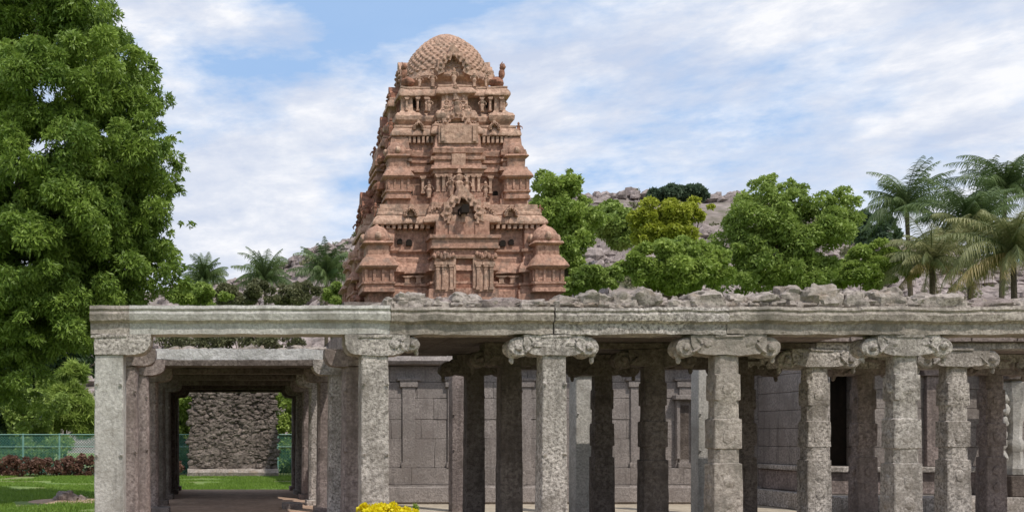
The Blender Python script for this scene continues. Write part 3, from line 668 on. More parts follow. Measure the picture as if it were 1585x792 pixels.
for px in (1395, 1440, 1530, 1600, 1660): 
    x = X(px, Ys); mb.box(x-.13, x+.13, Ys-.09, Ys+.01, zp, 2.7); mb.box(x-.22, x+.22, Ys-.14, Ys+.01, 2.702, 2.85)
mb.build('pilasters', M['granite_pink'], shr, bevel=.012)
mb = MB(); blocks(mb, X(1272, Ys), xr, Ys-.2, Ys+2.4, 0.36, zp-.12, 1, 5); mb.build('plinth', M['granite_pink'], shr, bevel=.012)
mb = MB(); blocks(mb, X(1270, Ys)-.04, xr, Ys-.30, Ys+2.4, zp-.12, zp-.002, 1, 6); mb.build('plinth_moulding', M['granite'], shr, bevel=.02)
mb = MB(); blocks(mb, X(1262, Ys)-.1, xr, Ys-1.0, Ys+2.4, .0, .355, 1, 7); mb.build('step', M['granite'], shr, bevel=.02)
mb = MB(); mb.sweep([(Ys-.5, 3.2), (Ys-.55, 3.28), (Ys-.3, 3.42), (Ys+2.4, 3.42), (Ys+2.4, 3.2)], 'x', X(1272, Ys), xr, .3); mb.build('roof', M['granite_dark_shade'], shr, amp=.01)
# carved pale pillar standing on the shrine step
Yc_ = 18.85; xc = X(1570, Yc_); zb_ = .355
e = empty('carved_pillar', (xc, Yc_, zb_), 'pale slender carved pillar on the shrine step at right edge', 'pillar')
mb = MB(); mb.box(xc-.24, xc+.24, Yc_-.24, Yc_+.24, zb_, Z(735, Yc_)); mb.build('pedestal', M['granite_dark_shade'], e, bevel=.02)
mb = MB(); z_ = Z(734, Yc_); mb.lathe((xc, Yc_, z_), [(.20, .0), (.21, .12), (.16, .2), (.13, .45), (.16, .5), (.16, .62), (.12, .68), (.12, 1.0), (.15, 1.08), (.15, 1.25), (.19, 1.4), (.24, 1.75), (.20, 1.8)], 8)
mb.build('shaft', M['granite_smooth'], e, amp=.02, fs=5)
mb = MB()
for k in range(6): mb.blob((xc-.24-.03*math.sin(k*1.1), Yc_-.03, z_+.35+.22*k), (.085, .08, .12), n=10, m=7, seed=k, amp=.3)
mb.build('carved_figure', M['granite_smooth'], e, amp=.01)
mb = MB(); mb.box(xc-.3, xc+.3, Yc_-.25, Yc_+.25, z_+1.8, z_+2.05, None); mb.build('capital', M['granite_dark_shade'], e, bevel=.03)

# ------------------------------------------------------------------ the tower
TX, TY = 8.07, 37.0
tow = empty('temple_tower', (TX, TY, 0), 'tall tiered terracotta coloured temple tower with scaled dome', 'tower')
def plan(hw, hd, cw, p, kw, r_, o, k=.85):
    """rectilinear outline: centre bay, recess, corner bay"""
    def side(hw, hd, cw, kw):      # front side from left to right, local (s, d)
        return [(-(hw+o), hd+o), (-(hw-kw-o), hd+o), (-(hw-kw-o), hd-r_+o), (-(cw+o), hd-r_+o), (-(cw+o), hd+p+o), (cw+o, hd+p+o), (cw+o, hd-r_+o), (hw-kw-o, hd-r_+o), (hw-kw-o, hd+o)]
    pts = [(s, -d) for s, d in side(hw, hd, cw, kw)]
    pts += [(d, s) for s, d in side(hd, hw, cw*k, kw*k)]
    pts += [(-s, d) for s, d in side(hw, hd, cw, kw)]
    pts += [(-d, -s) for s, d in side(hd, hw, cw*k, kw*k)]
    return pts
def tier(name, prof, hw, hd, cw, p, kw, r_, mat, amp=.02, seed=0):
    mb = MB(); rs = []
    cnts = None
    for z, o in prof:
        pl = plan(hw, hd, cw, p, kw, r_, o)
        if cnts is None: cnts = [max(1, int(round(math.dist(pl[i], pl[(i+1) % len(pl)])/.22))) for i in range(len(pl))]
        ring = []
        for i, a in enumerate(pl):
            b_ = pl[(i+1) % len(pl)]
            for k in range(cnts[i]): ring.append((TX+a[0]+(b_[0]-a[0])*k/cnts[i], TY+a[1]+(b_[1]-a[1])*k/cnts[i], z))
        rs.append(ring)
    mb.rings(rs); return mb.build(name, M[mat], tow, amp=amp, fs=2.2, seed=seed)
def zt_(y, hd): return EYE+(VY-y)*(TY-hd)/F
def kapota(z0, z1, o):      # quarter-round overhanging cornice
    h = z1-z0; return [(z0, o*.25), (z0+h*.02, o*.95), (z0+h*.12, o), (z0+h*.35, o*.93), (z0+h*.6, o*.7), (z0+h*.82, o*.4), (z0+h*.84, o*.5), (z0+h, o*.48)]
# sanctum below
mb = MB(); blocks(mb, TX-3.9, TX+3.9, TY-3.6, TY+3.6, GZ, 5.6, 9, 3); mb.build('sanctum_wall', M['granite_wall'], tow)
mb = MB(); mb.sweep([(TY-3.6, 5.61), (TY-4.1, 5.7), (TY-3.7, 6.05), (TY+3.7, 6.05), (TY+4.1, 5.7), (TY+3.6, 5.61)], 'x', TX-4.2, TX+4.2, .3); mb.build('sanctum_roof', M['granite_dark_shade'], tow, amp=.02)
HA, DA = 2.98, 2.62
za = [zt_(y, 3.0) for y in (458, 448, 441, 425, 420, 402, 398, 385, 352, 343, 341, 323, 310)]
tier('lower_tier', [(6.0, .26), (za[0], .26), (za[1], .26), (za[1]+.02, .16), (za[2], .16), (za[2]+.02, .22), (za[2]+.1, .22), (za[2]+.12, .02), (za[3], .02), (za[3]+.03, .04), (za[4]-.02, .10), (za[4], .26), (za[4]+.15, .24), (za[5]-.05, .12), (za[5], .05),
      (za[6]+.05, .05), (za[6]+.1, .0), (za[7]-.08, .0), (za[7], .10), (za[7]+.08, .10), (za[7]+.1, -.05), (za[8], -.05), (za[9]-.1, -.08)], HA, DA, .95, .34, .75, .22, 'brick', amp=.03, seed=1)
tier('lower_cornice', kapota(za[9]-.02, za[11]-.03, .34)+[(za[11], .14), (za[11]+.12, .14), (za[11]+.13, .06), (za[12], .05)], 2.72, 2.4, .98, .25, .7, .06, 'brick_light', amp=.03, seed=2)
HB, DB = 2.32, 2.02
zb = [zt_(y, 2.15) for y in (316, 308, 300, 272, 266, 258, 250, 240, 232, 222, 208, 190)]
tier('middle_tier', [(zb[0]-.1, .16), (zb[1], .16), (zb[1]+.02, .08), (zb[2], .10), (zb[2]+.02, .0), (zb[3], .0), (zb[3]+.03, .09), (zb[4], .11), (zb[4]+.03, .20), (zb[5]-.03, .17), (zb[5], .06), (zb[6], .04), (zb[6]+.02, .12), (zb[6]+.1, .12),
      (zb[6]+.12, .03), (zb[7], .03), (zb[7]+.02, .11), (zb[8], .13), (zb[8]+.05, .05), (zb[9], .02), (zb[10]-.05, -.02)], HB, DB, .78, .26, .62, .22, 'brick', amp=.025, seed=3)
tier('middle_cornice', kapota(zb[10]-.02, zb[11]-.02, .27)+[(zb[11]+.02, .02)], 2.05, 1.8, .66, .2, .55, .06, 'brick_light', amp=.03, seed=4)
zc = [zt_(y, 1.8) for y in (190, 186, 180, 173, 168, 150, 145, 138, 132)]
tier('upper_tier', [(zc[0]-.1, .02), (zc[0]+.02, .12), (zc[1], .20), (zc[2], .22), (zc[3]-.05, .15), (zc[3], .05), (zc[4], -.04), (zc[5], -.06), (zc[6]-.05, .0)], 1.92, 1.68, .52, .22, .5, .24, 'brick_light', amp=.03, seed=5)
tier('upper_cornice', kapota(zc[6]-.06, zc[8], .22)+[(zc[8]+.1, -.2)], 1.80, 1.56, .5, .2, .5, .05, 'brick_light', amp=.04, seed=6)

# dentils under cornices
def dentils(z0, z1, hw, hd, cw, step, out):
    for sg in (-1, 1):
        mb = MB(); x = cw+.12
        while x < hw:
            mb.box(TX+sg*x-step*.28, TX+sg*x+step*.28, TY-hd-out, TY-hd+.1, z0, z1); x += step
        y = -hd+.2
        while y < hd-.1:
            mb.box(TX+sg*hw-(.1 if sg > 0 else out), TX+sg*hw+(out if sg > 0 else .1), TY+y-step*.28, TY+y+step*.28, z0, z1); y += step
        mb.build('dentils', M['brick_light'], tow)
dentils(za[8]+.04, za[9]-.03, 2.80, 2.46, 1.0, .2, .20)
dentils(zb[10]-.25, zb[10]-.03, 2.10, 1.84, .72, .16, .16)

def rot(mb_src, ang, c):
    """rotate verts of a mesh builder about c"""
    ca, sa = math.cos(ang), math.sin(ang); mb_src.v = [(c[0]+(x-c[0])*ca-(y-c[1])*sa, c[1]+(x-c[0])*sa+(y-c[1])*ca, z) for x, y, z in mb_src.v]
def kuta(cx, cy, z0, s, sz, name='corner_shrine'):
    """miniature square shrine: base, pillared wall, eave, neck, dome with finial. s half width, sz total height"""
    mb = MB()
    def sq(h, z, ch=.12):
        pts = [(-h+ch*h, -h), (h-ch*h, -h), (h, -h+ch*h), (h, h-ch*h), (h-ch*h, h), (-h+ch*h, h), (-h, h-ch*h), (-h, -h+ch*h)]
        return [(cx+a, cy+b_, z) for a, b_ in pts]
    pr = [(.92, 0), (.92, .05), (.84, .06), (.84, .10), (.94, .11), (.94, .14), (.78, .15), (.78, .30), (.86, .32), (1.05, .34), (1.10, .36), (1.0, .41), (.85, .47), (.72, .50), (.70, .52), (.64, .53), (.64, .66), (.70, .67), (.86, .69), (.80, .72), (.72, .725)]
    mb.rings([sq(s*a, z0+sz*z) for a, z in pr])
    for a in (-.7, -.25, .25, .7):
        for dx_, dy_ in ((a*s, -.8*s), (-.8*s, a*s), (.8*s, a*s)): mb.box(cx+dx_-.07*s, cx+dx_+.07*s, cy+dy_-.07*s, cy+dy_+.07*s, z0+sz*.15, z0+sz*.31)
    o = mb.build(name, M['brick'], tow, amp=.018, fs=4, seed=cx)
    mb = MB(); mb.lathe((cx, cy, z0+sz*.72), [(.70*s, 0), (.78*s, .035*sz), (.76*s, .09*sz), (.62*s, .16*sz), (.42*s, .21*sz), (.15*s, .24*sz), (.08*s, .26*sz), (.10*s, .28*sz), (.02*s, .31*sz)], 16)
    mb.build('dome', M['brick'], o, amp=.012, fs=4)
    mb = MB()
    for q in range(4):
        a = q*math.pi/2; x = cx+math.cos(a)*s*.74; y = cy+math.sin(a)*s*.74
        mb.blob((x, y, z0+sz*.79), (s*.2, s*.2, s*.24), n=9, m=6, amp=.1)
    mb.build('gable', M['brick_light'], o, amp=.01)
    return o
for sx in (-1, 1):
    for sy in (-1, 1): kuta(TX+sx*2.93, TY+sy*2.68, za[1]-.1, .62, 2.45)
for sx in (-1, 1):
    for sy in (-1, 1): kuta(TX+sx*2.10, TY+sy*1.88, zb[1]-.02, .50, 2.2)
    for q in (-.0,): kuta(TX+sx*3.05, TY+q, za[1]-.1, .6, 2.3, 'side_shrine_front')

def pil(mb, x, y0, z0, z1, w_, d=.10):
    h = z1-z0
    mb.box(x-w_*.75, x+w_*.75, y0-d*1.2, y0+.08, z0, z0+h*.1); mb.box(x-w_*.5, x+w_*.5, y0-d, y0+.08, z0+h*.1, z0+h*.72)
    mb.box(x-w_*.62, x+w_*.62, y0-d*1.15, y0+.08, z0+h*.72, z0+h*.77); mb.box(x-w_*.45, x+w_*.45, y0-d, y0+.08, z0+h*.77, z0+h*.82)
    mb.box(x-w_*.85, x+w_*.85, y0-d*1.4, y0+.08, z0+h*.82, z0+h*.89); mb.box(x-w_*1.2, x+w_*1.2, y0-d*1.3, y0+.08, z0+h*.9, z0+h)
# wall pilasters (front and both sides)
def pil_ring(xs_, hw, hd, z0, z1, w_, name='pilasters', mat='brick_light'):
    for x, side in [(a, 'f') for a in xs_]:
        mb = MB(); pil(mb, TX+x, TY-hd, z0, z1, w_); mb.build('pilaster', M[mat], tow, amp=.01, fs=5)
    for sg in (-1, 1):
        for x in xs_:
            if abs(x) < hd:
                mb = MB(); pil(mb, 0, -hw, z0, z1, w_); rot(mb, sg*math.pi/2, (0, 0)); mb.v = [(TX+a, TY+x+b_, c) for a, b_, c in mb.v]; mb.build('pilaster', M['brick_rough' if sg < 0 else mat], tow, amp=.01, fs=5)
# lower tier recess bays and centre porch
pil_ring([-1.85, -1.45, 1.45, 1.85], HA, DA-.10, za[2]+.12, za[3]+.02, .16)
pil_ring([-.88, -.62, .62, .88], HA+.3, DA+.34, za[1]+.02, za[6]-.05, .13)
pil_ring([-2.2, -2.02, -1.72, -1.2, 1.2, 1.72, 2.02, 2.2], HB, DB, zb[2]+.02, zb[3], .09)
pil_ring([-.72, -.52, -.32, .32, .52, .72], HB+.24, DB+.26, zb[2]+.02, zb[3], .09)
pil_ring([-1.7, -1.3, -1.0, 1.0, 1.3, 1.7], 1.84, 1.62, zc[4]-.05, zc[6]-.1, .07)
# porch entablature
mb = MB(); y0 = TY-DA-.34
for z0, z1, o_ in ((za[6]-.05, za[6]+.03, .10), (za[6]+.03, za[7]-.05, .02), (za[7]-.05, za[7]+.02, .16), (za[7]+.02, za[7]+.30, .12), (za[7]+.30, za[7]+.42, .20)): mb.box(TX-1.02-o_, TX+1.02+o_, y0-o_-.26, y0+.4, z0+.002, z1)
for k in (-.82, .82): 
    for q in range(5): mb.blob((TX+k+(q-2)*.11, y0-.38, za[5]+.08+.06*math.sin(q*1.5)), (.07, .07, .10), n=8, m=6, seed=q, amp=.3)
for k in (-.55, .55):
    for q in range(4): mb.blob((TX+k+(q-1.5)*.1, y0-.38, za[5]+.10+.05*math.cos(q*1.5)), (.06, .06, .09), n=8, m=6, seed=q+7, amp=.3)
mb.build('porch_entablature', M['brick'], tow, amp=.02)
mb = MB(); mb.box(TX-1.0, TX-.36, y0-.30, y0+.2, za[1]-.1, za[6]-.06); mb.box(TX+.36, TX+1.0, y0-.30, y0+.2, za[1]-.1, za[6]-.06); mb.box(TX-.362, TX+.362, y0-.295, y0+.2, za[5]+.12, za[6]-.06)
mb.build('porch_wall', M['brick_light'], tow)
for q in (-.92, -.72, -.46, .46, .72, .92):
    mb = MB(); pil(mb, TX+q, y0-.30, za[1]-.05, za[6]-.22, .10, .07); mb.build('pilaster', M['brick_light'], tow, amp=.008, fs=5)
mb = MB(); mb.box(TX-.29, TX+.29, y0-.20, y0+.1, za[1]-.1, za[5]+.0); mb.build('door', M['brick_rough'], tow)
mb = MB(); mb.box(TX-.38, TX-.292, y0-.33, y0+.1, za[1], za[5]+.0); mb.box(TX+.292, TX+.38, y0-.33, y0+.1, za[1], za[5]+.0); mb.box(TX-.40, TX+.40, y0-.35, y0+.1, za[5]+.002, za[5]+.10); mb.build('door_frame', M['brick_light'], tow, bevel=.01)
# black plugs for small windows, the openings' shade put into their colour
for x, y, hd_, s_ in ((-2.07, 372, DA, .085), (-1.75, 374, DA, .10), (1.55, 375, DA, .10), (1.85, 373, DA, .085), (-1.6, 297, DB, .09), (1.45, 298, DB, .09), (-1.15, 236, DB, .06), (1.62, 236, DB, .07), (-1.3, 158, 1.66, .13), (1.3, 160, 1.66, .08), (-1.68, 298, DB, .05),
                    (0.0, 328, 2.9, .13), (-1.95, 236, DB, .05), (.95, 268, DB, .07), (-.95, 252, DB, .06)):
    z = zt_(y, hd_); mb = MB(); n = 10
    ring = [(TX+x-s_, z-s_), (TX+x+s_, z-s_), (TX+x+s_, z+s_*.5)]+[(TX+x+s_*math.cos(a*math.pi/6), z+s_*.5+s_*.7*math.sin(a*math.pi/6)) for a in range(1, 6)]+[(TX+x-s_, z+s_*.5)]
    mb.rings([[(a, TY-hd_+(-.0 if hd_ in (2.9,) else .17)-(.52 if hd_ == 2.9 else 0), b_) for a, b_ in ring], [(a, TY-hd_+.3, b_) for a, b_ in ring]]); mb.build('window_shade', M['void_shade'], tow)
# round barrel roofs, horseshoe gables
def gable(cx, y, z, r_, dep, name='horseshoe_gable', mat='brick_light', par=None, face=0):
    mb = MB(); n = 22; o_ = []; 
    for k in range(n+1):
        a = -.35+(math.pi+.7)*k/n; fl = 1+.10*math.cos(k*2.2); o_.append((math.cos(a)*r_*fl, math.sin(a)*r_*1.0*fl+(r_*.35 if abs(k-n/2) < 1.2 else 0)))
    rs = []
    inn = [(a*.58, b_*.58) for a, b_ in o_]
    vs = []
    for yy, k in ((0, 1.0), (dep, .96)):
        vs += [(a*k, yy, b_*k) for a, b_ in o_]+[(a, yy, b_) for a, b_ in inn]
    m_ = n+1; fs = []
    for k in range(n):
        fs += [(k, k+1, m_+k+1, m_+k), (k, 2*m_+k, 2*m_+k+1, k+1), (m_+k, m_+k+1, 3*m_+k+1, 3*m_+k)]
    fs += [(0, m_, 3*m_, 2*m_), (n, 2*m_+n, 3*m_+n, m_+n)]
    mb.add(vs, fs)
    mb.add([(a, dep*.55, b_) for a, b_ in inn], [tuple(range(m_))])
    for k in range(9): a = k*math.pi/8; mb.blob((math.cos(a)*r_*.8, -.03, math.sin(a)*r_*.8), (r_*.10, .05, r_*.10), n=7, m=5, amp=.1)
    rot(mb, face, (0, 0)); mb.v = [(cx+a, y+b_, z+c) for a, b_, c in mb.v]
    return mb.build(name, M[mat], par or tow, amp=.015, fs=5, smooth=60)
def figure(mb, x, y, z, h, ph=0):
    """small standing carved figure: legs, hips, torso, shoulders, arms, head with tall crown"""
    pr = [(.16, 0), (.17, .03), (.10, .05), (.105, .25), (.15, .42), (.16, .48), (.10, .56), (.14, .66), (.17, .74), (.06, .79), (.055, .81), (.095, .85), (.09, .90), (.075, .93), (.05, 1.0)]
    mb.lathe((x, y, z), [(a*h, b_*h) for a, b_ in pr], 8, sy=.7)
    for s in (-1, 1): mb.tube([(x+s*.15*h, y, z+.73*h), (x+s*.27*h, y-.03*h, z+(.58+.05*math.sin(ph))*h), (x+s*.24*h, y-.10*h, z+(.68 if (ph*7) % 2 > 1 else .48)*h)], [.045*h, .035*h, .03*h], 6)
def figs(lst, mat='brick_light'):
    for i, (x, y, z, h) in enumerate(lst): 
        mb = MB(); figure(mb, TX+x, TY+y, z, h, i); mb.build('carved_figure', M[mat], tow, amp=.012, fs=6, seed=i)
gable(TX, TY-DA-.48, zt_(332, 3.1)+.02, .72, .9)
gable(TX-.85, TY-DA-.22, zt_(332, 3.1)+.05, .32, .5); gable(TX+.85, TY-DA-.22, zt_(332, 3.1)+.05, .32, .5)
gable(TX, TY-2.14, zt_(200, 1.95)+.02, .55, .7)
gable(TX-.58, TY-2.02, zt_(200, 1.95), .28, .5); gable(TX+.58, TY-2.02, zt_(200, 1.95), .28, .5)
for q in (-1.75, 1.75): gable(TX+q, TY-2.82, zt_(330, 2.9), .24, .4)
for q in (-1.35, 1.35): gable(TX+q, TY-2.12, zt_(198, 2.1), .2, .35)
figs([(-.0, -2.52, zb[1]+.02, .95), (-.26, -2.45, zb[1]+.02, .7), (.26, -2.45, zb[1]+.02, .7), (-1.0, -2.2, zb[1]+.02, .6), (1.0, -2.2, zb[1]+.02, .6),
      (0, -2.12, zc[1]-.05, .8), (-.35, -2.05, zc[1]-.05, .62), (.35, -2.05, zc[1]-.05, .62), (-.95, -1.95, zc[3]-.05, .5), (.95, -1.95, zc[3]-.05, .5), (0, -1.9, zc[5]-.15, .62), (-.3, -1.85, zc[5]-.2, .5), (.3, -1.85, zc[5]-.2, .5),
      (0, -3.14, za[9]-.06, .55), (-.5, -3.08, za[9]-.08, .45), (.5, -3.08, za[9]-.08, .45)])
# centre strip panels between tiers
mb = MB(); mb.box(TX-.92, TX+.92, TY-DA-.42, TY-DA, za[7]+.43, za[9]+.02); mb.box(TX-.5, TX-.42, TY-DA-.47, TY-DA, za[7]+.43, za[9]); mb.box(TX+.42, TX+.5, TY-DA-.47, TY-DA, za[7]+.43, za[9])
mb.build('centre_panel', M['brick'], tow, amp=.015)
mb = MB(); mb.box(TX-.7, TX+.7, TY-DB-.36, TY-DB, zb[9]-.05, zb[11]-.15); mb.box(TX-.62, TX-.5, TY-DB-.42, TY-DB, zb[9], zb[11]-.18); mb.box(TX+.5, TX+.62, TY-DB-.42, TY-DB, zb[9], zb[11]-.18); mb.build('centre_panel', M['brick_light'], tow, amp=.015)
mb = MB(); mb.box(TX-.95, TX+.95, TY-DB-.34, TY-DB, zb[6], zb[6]+.14); mb.box(TX-.24, TX+.24, TY-DB-.40, TY-DB, zb[5]-.1, zb[6]+.2); mb.build('centre_lintel', M['brick_light'], tow, amp=.012)
# roughly weathered left flank: crumbled brick masses and statues in silhouette
mb = MB(); rr = random.Random(12)
for k in range(120):
    z = rr.uniform(6.3, 12.2); t_ = (z-6.3)/5.9; xo = -(3.35-1.15*t_); yy = rr.uniform(-2.6, 2.6)*(1-.3*t_)
    mb.blob((TX+xo+rr.uniform(-.12, .22), TY+yy, z), (rr.uniform(.12, .3), rr.uniform(.12, .34), rr.uniform(.1, .28)), n=8, m=6, seed=k, amp=.4)
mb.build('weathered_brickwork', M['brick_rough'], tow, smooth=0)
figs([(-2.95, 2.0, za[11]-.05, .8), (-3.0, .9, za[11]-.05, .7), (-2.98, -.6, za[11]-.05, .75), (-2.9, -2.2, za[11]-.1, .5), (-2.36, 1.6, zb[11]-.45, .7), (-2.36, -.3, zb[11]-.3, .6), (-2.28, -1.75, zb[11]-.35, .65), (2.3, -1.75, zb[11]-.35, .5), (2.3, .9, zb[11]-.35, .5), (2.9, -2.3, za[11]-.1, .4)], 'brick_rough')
# big gables and crumbled cornice corners on the flanks
for sg in (-1, 1):
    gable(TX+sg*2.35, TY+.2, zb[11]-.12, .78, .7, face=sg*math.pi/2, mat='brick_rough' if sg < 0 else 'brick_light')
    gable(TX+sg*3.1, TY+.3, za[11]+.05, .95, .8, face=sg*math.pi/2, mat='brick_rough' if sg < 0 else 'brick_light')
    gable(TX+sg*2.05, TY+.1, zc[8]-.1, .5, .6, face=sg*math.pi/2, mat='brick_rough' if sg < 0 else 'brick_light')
# dome
mb = MB(); z0 = zc[8]+.05
pr = [(1.5, 0), (1.52, .04), (1.38, .10), (1.38, .24), (1.48, .30), (1.60, .34), (1.64, .40), (1.62, .50), (1.56, .70), (1.49, .88), (1.41, 1.06), (1.32, 1.22), (1.21, 1.38), (1.07, 1.53), (.90, 1.68), (.73, 1.81), (.57, 1.92), (.41, 2.01), (.27, 2.08), (.13, 2.13), (.02, 2.155)]
n = 216; rs = []
fine = []
for i in range(len(pr)-1):
    k = 1 if i < 7 else 7
    for j in range(k): fine.append((pr[i][0]+(pr[i+1][0]-pr[i][0])*j/k, pr[i][1]+(pr[i+1][1]-pr[i][1])*j/k))
fine.append(pr[-1]); SZ = (zt_(54, 0)-z0)/2.155
for r_, z in fine:
    ring = []
    for k in range(n):
        a = k*2*math.pi/n; ex = 2.9; cs, sn = math.cos(a), math.sin(a); q = (abs(cs)**ex+abs(sn)**ex)**(-1/ex)
        e_ = 0
        if z > .6:
            u = a*36/math.pi; v = z*10; e_ = .085*max(abs(math.sin(math.pi*(u+v)/2)), 0)*abs(math.sin(math.pi*(u-v)/2))
        q2 = r_*(q*.7+.3)+e_*min(1, r_*1.2); ring.append((TX+cs*q2*.98, TY+sn*q2*.92, z0+z*SZ))
    rs.append(ring)
mb.rings(rs); dome = mb.build('dome', M['brick_light'], tow, amp=.02, fs=3, smooth=25)
for f_, dx_, dy_ in ((0, 0, -1.68), (math.pi/2, 1.72, 0), (-math.pi/2, -1.72, 0)):
    gable(TX+dx_, TY+dy_, z0+.50*SZ, .62, .8, name='dome_gable', par=tow, face=f_)
for sx in (-1, 1):
    for sy in (-1, 1):    # seated bulls at the dome corners
        mb = MB(); x, y = TX+sx*1.62, TY+sy*1.42; mb.blob((x, y, z0+.18), (.26, .26, .2), n=10, m=7, seed=sx+sy, amp=.15); mb.blob((x+sx*.14, y+sy*.1, z0+.46), (.12, .12, .2), seed=2, amp=.15); mb.blob((x+sx*.16, y+sy*.14, z0+.70), (.11, .12, .13), seed=3, amp=.2)
        mb.tube([(x+sx*.12, y, z0+.8), (x+sx*.2, y, z0+.93)], [.04, .012], 5); mb.build('corner_statue', M['brick_rough'], tow, amp=.015)
figs([(-.75, -1.62, z0-.05, .55), (.75, -1.62, z0-.05, .55), (0, -1.72, z0+.0, .6), (-1.2, -1.5, z0, .45), (1.2, -1.5, z0, .45)])

# ------------------------------------------------------------------ stone mound beyond the corridor
Ym = 44.0
e = empty('stone_mound', (0, Ym, GZ), 'dark rough stone block on a pale ledge, framed by the corridor', 'stone block')
mb = MB(); xl, xr_ = X(292, Ym), X(429, Ym); n = 26
rs = []
for i in range(22):
    z = GZ+.35+i*.21; k = 1-.02*i/5; w1 = (xr_-xl)/2*k; cx = (xl+xr_)/2-.02
    rs.append([(a, b_, z) for a, b_ in subdiv([(cx-w1, Ym), (cx+w1, Ym), (cx+w1*.95, Ym+3), (cx-w1*.95, Ym+3)], .22)][:]) if i else rs.append([(a, b_, z) for a, b_ in subdiv([(cx-w1, Ym), (cx+w1, Ym), (cx+w1*.95, Ym+3), (cx-w1*.95, Ym+3)], .22)])
nmin = min(len(r_) for r_ in rs); base_n = len(rs[0])
rs = []
for i in range(22):
    z = GZ+.35+i*.21; k = 1-.004*i; cx = (xl+xr_)/2; ring = []
    for a, b_ in subdiv([(-1, 0), (1, 0), (.96, 1), (-.96, 1)], .1): ring.append((cx+a*(xr_-xl)/2*k, Ym+b_*3+.01*i, z))
    rs.append(ring)
mb.rings(rs); mb.build('block', M['mound'], e, amp=.10, fs=2.2, smooth=0)
mb = MB(); rr = random.Random(5)
for k in range(900):
    x = rr.uniform(xl+.06, xr_-.06); z = rr.uniform(GZ+.45, GZ+4.6); q = rr.uniform(.05, .17)
    mb.blob((x, Ym+.05+.01*(z-GZ)*2, z), (q*rr.uniform(.8, 1.6), .10, q*.8), n=7, m=5, seed=k, amp=.35)
mb.build('stone_facing', M['mound'], e, smooth=40)
mb = MB(); mb.sweep([(Ym-.25, GZ), (Ym-.28, GZ+.2), (Ym-.15, GZ+.36), (Ym+3, GZ+.36), (Ym+3, GZ)][::-1], 'x', xl-.05, xr_+.05, .3); mb.build('ledge', M['rubble'], e, amp=.06)

# fence and hedge
e = empty('green_fence', (-6, 46.5, GZ), 'green painted wire fence beyond the lawn', 'fence')
Yf_ = 46.5; fx0, fx1 = -16, 9; zt = Z(672, Yf_); zm = Z(691, Yf_)
x = X(92, Yf_)-1.72*5
while x < fx1: mb = MB(); mb.tube([(x, Yf_, GZ-.1), (x, Yf_, zt+.05)], .05, 8); mb.build('post', M['metal'], e); x += 1.72
mb = MB(); mb.tube([(fx0, Yf_-.03, zt), (fx1, Yf_-.03, zt)], .028, 6); mb.build('top_rail', M['metal'], e)
mb = MB(); mb.tube([(fx0, Yf_-.03, zm), (fx1, Yf_-.03, zm)], .022, 6); mb.build('mid_rail', M['metal'], e)
mb = MB(); H_ = zt-GZ; x = fx0-H_
while x < fx1:
    for sg in (-1, 1):
        a, b_ = (x, x+H_) if sg > 0 else (x+H_, x)
        mb.add([(a-.014, Yf_+.005*sg, GZ), (a+.014, Yf_+.005*sg, GZ), (b_+.014, Yf_+.005*sg, zt), (b_-.014, Yf_+.005*sg, zt)], [(0, 1, 2, 3)])
    x += .13
mb.build('wire_mesh', M['wire'], e, smooth=0)
def hedge(x0, x1, label, seed):
    e = empty('hedge', ((x0+x1)/2, 44.3, GZ), label, 'hedge', 'reddish hedges along the fence')
    rr = random.Random(seed); cl = []; x = x0
    while x < x1: cl.append((x, 44.3+rr.uniform(-.15, .15), GZ+.45, .45, .4, .42+rr.uniform(-.05, .12))); x += .5
    crown('leaves', e, cl, int(5200*(x1-x0)/3), .11, .06, M['hedge'], seed, sub=14, subr=.4)
    mb = MB(); x = x0
    while x < x1: mb.tube([(x, 44.3, GZ-.02), (x+.05, 44.3, GZ+.5)], [.025, .012], 5); x += .5
    mb.build('stems', M['bark'], e)
hedge(-14, X(284, 44)-.1, 'low reddish brown hedge along the fence at left', 3)

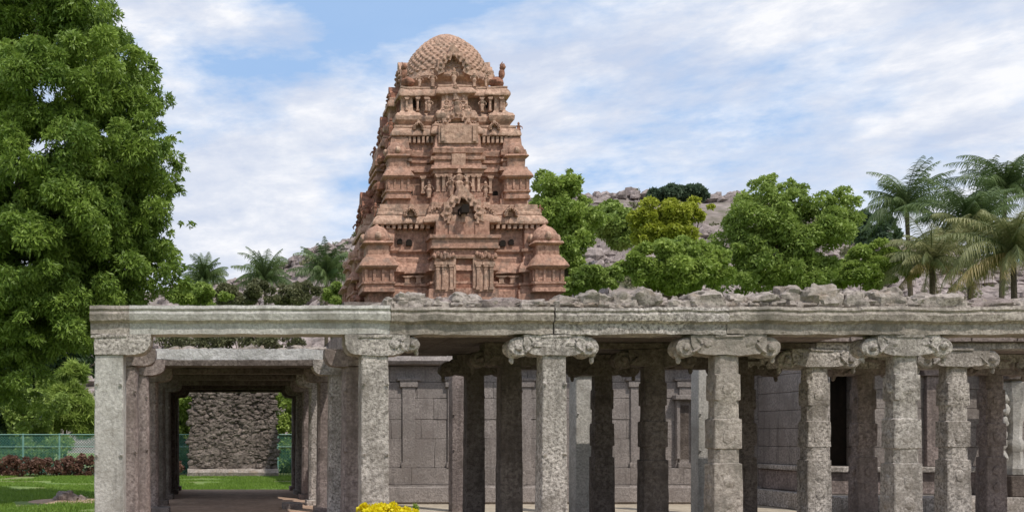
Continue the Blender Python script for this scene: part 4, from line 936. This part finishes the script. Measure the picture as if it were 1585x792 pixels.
# grass
rng = np.random.default_rng(8); n = 190000
gx = rng.uniform(-13, 6, n); gy = 22+(rng.random(n))*23
ok = ~((gx > -2.1) & (gy < 28.1)); ok &= ~((gx > xl-.1) & (gx < xr_+.1) & (gy > 43.7)); gx, gy = gx[ok], gy[ok]; n = len(gx)
pn = np.array([noise.noise(Vector((a*.5, b_*.5, 1))) for a, b_ in zip(gx, gy)]); kp = (pn > -.22); gx, gy = gx[kp], gy[kp]; n = len(gx)
h = rng.uniform(.04, .10, n); a = rng.uniform(0, 6.28, n); wd = .010+.012*rng.random(n)
B = np.stack([gx, gy, np.full(n, GZ)], 1); S = np.stack([np.cos(a), np.sin(a), 0*a], 1); T = B+np.stack([rng.normal(0, .03, n), rng.normal(0, .03, n), h], 1)
V = np.stack([B-S*wd[:, None], B+S*wd[:, None], T], 1)
tag(mesh_np('grass', V, 3, M['grassblade'], None, rng.random(n)), 'bright short lawn grass around the corridor', 'grass', kind='stuff')
mb = MB(); p = P(100, 776, 27.0); mb.blob((p.x, 27.0, GZ+.12), (.34, .3, .22), n=16, m=10, seed=3, amp=.35); mb.blob((p.x+.42, 27.1, GZ+.06), (.16, .16, .12), n=12, m=8, seed=5, amp=.35)
tag(mb.build('rock', M['granite_pink'], None, smooth=50), 'half buried brown rock in the shaded lawn at lower left', 'rock')
mb = MB(); mb.lathe((p.x+.25, 27.3, GZ), [(1.3, .002), (1.25, .02), (.8, .05), (.1, .06)], 26, sx=1, sy=.9); mb.build('bare_soil', M['dirt'], None, amp=.03, kind='structure')

# yellow flowering bush in front of the hall
Yb = 10.4; xb = X(601, Yb)
e = empty('flowering_bush', (xb, Yb, GZ), 'bright yellow flowering bush below the corner pillar', 'flowering bush')
top = Z(776, Yb); cl = []
rr = random.Random(2)
for k in range(16):
    a = k*.39-3.0; cl.append((xb-.25+.5*(k/15), Yb+rr.uniform(-.18, .18), top-.12-.10*abs(k/15-.45)**1.2, .10, .12, .09))
crown('flowers', e, cl, 15000, .028, .018, M['petal'], 4, sub=16, subr=.45, droop=-.4)
crown('leaves', e, [(xb, Yb, top-.42, .34, .3, .22), (xb-.1, Yb, top-.75, .3, .28, .3)], 9000, .07, .025, M['leaf_bright'], 5, sub=26, subr=.3)
sp = [(X(643, Yb), Yb, Z(786, Yb), .03, .03, .03)]
crown('sprig', e, sp, 260, .05, .012, M['leaf_bright'], 6, sub=4, subr=.6, droop=-.5)
mb = MB()
for k in range(7): a = k*.9; mb.tube([(xb, Yb, GZ-.02), (xb+.1*math.cos(a), Yb+.1*math.sin(a), (GZ+top)/2), (xb+.25*math.cos(a), Yb+.2*math.sin(a), top-.2)], [.02, .014, .006], 5)
mb.build('stems', M['bark'], e)
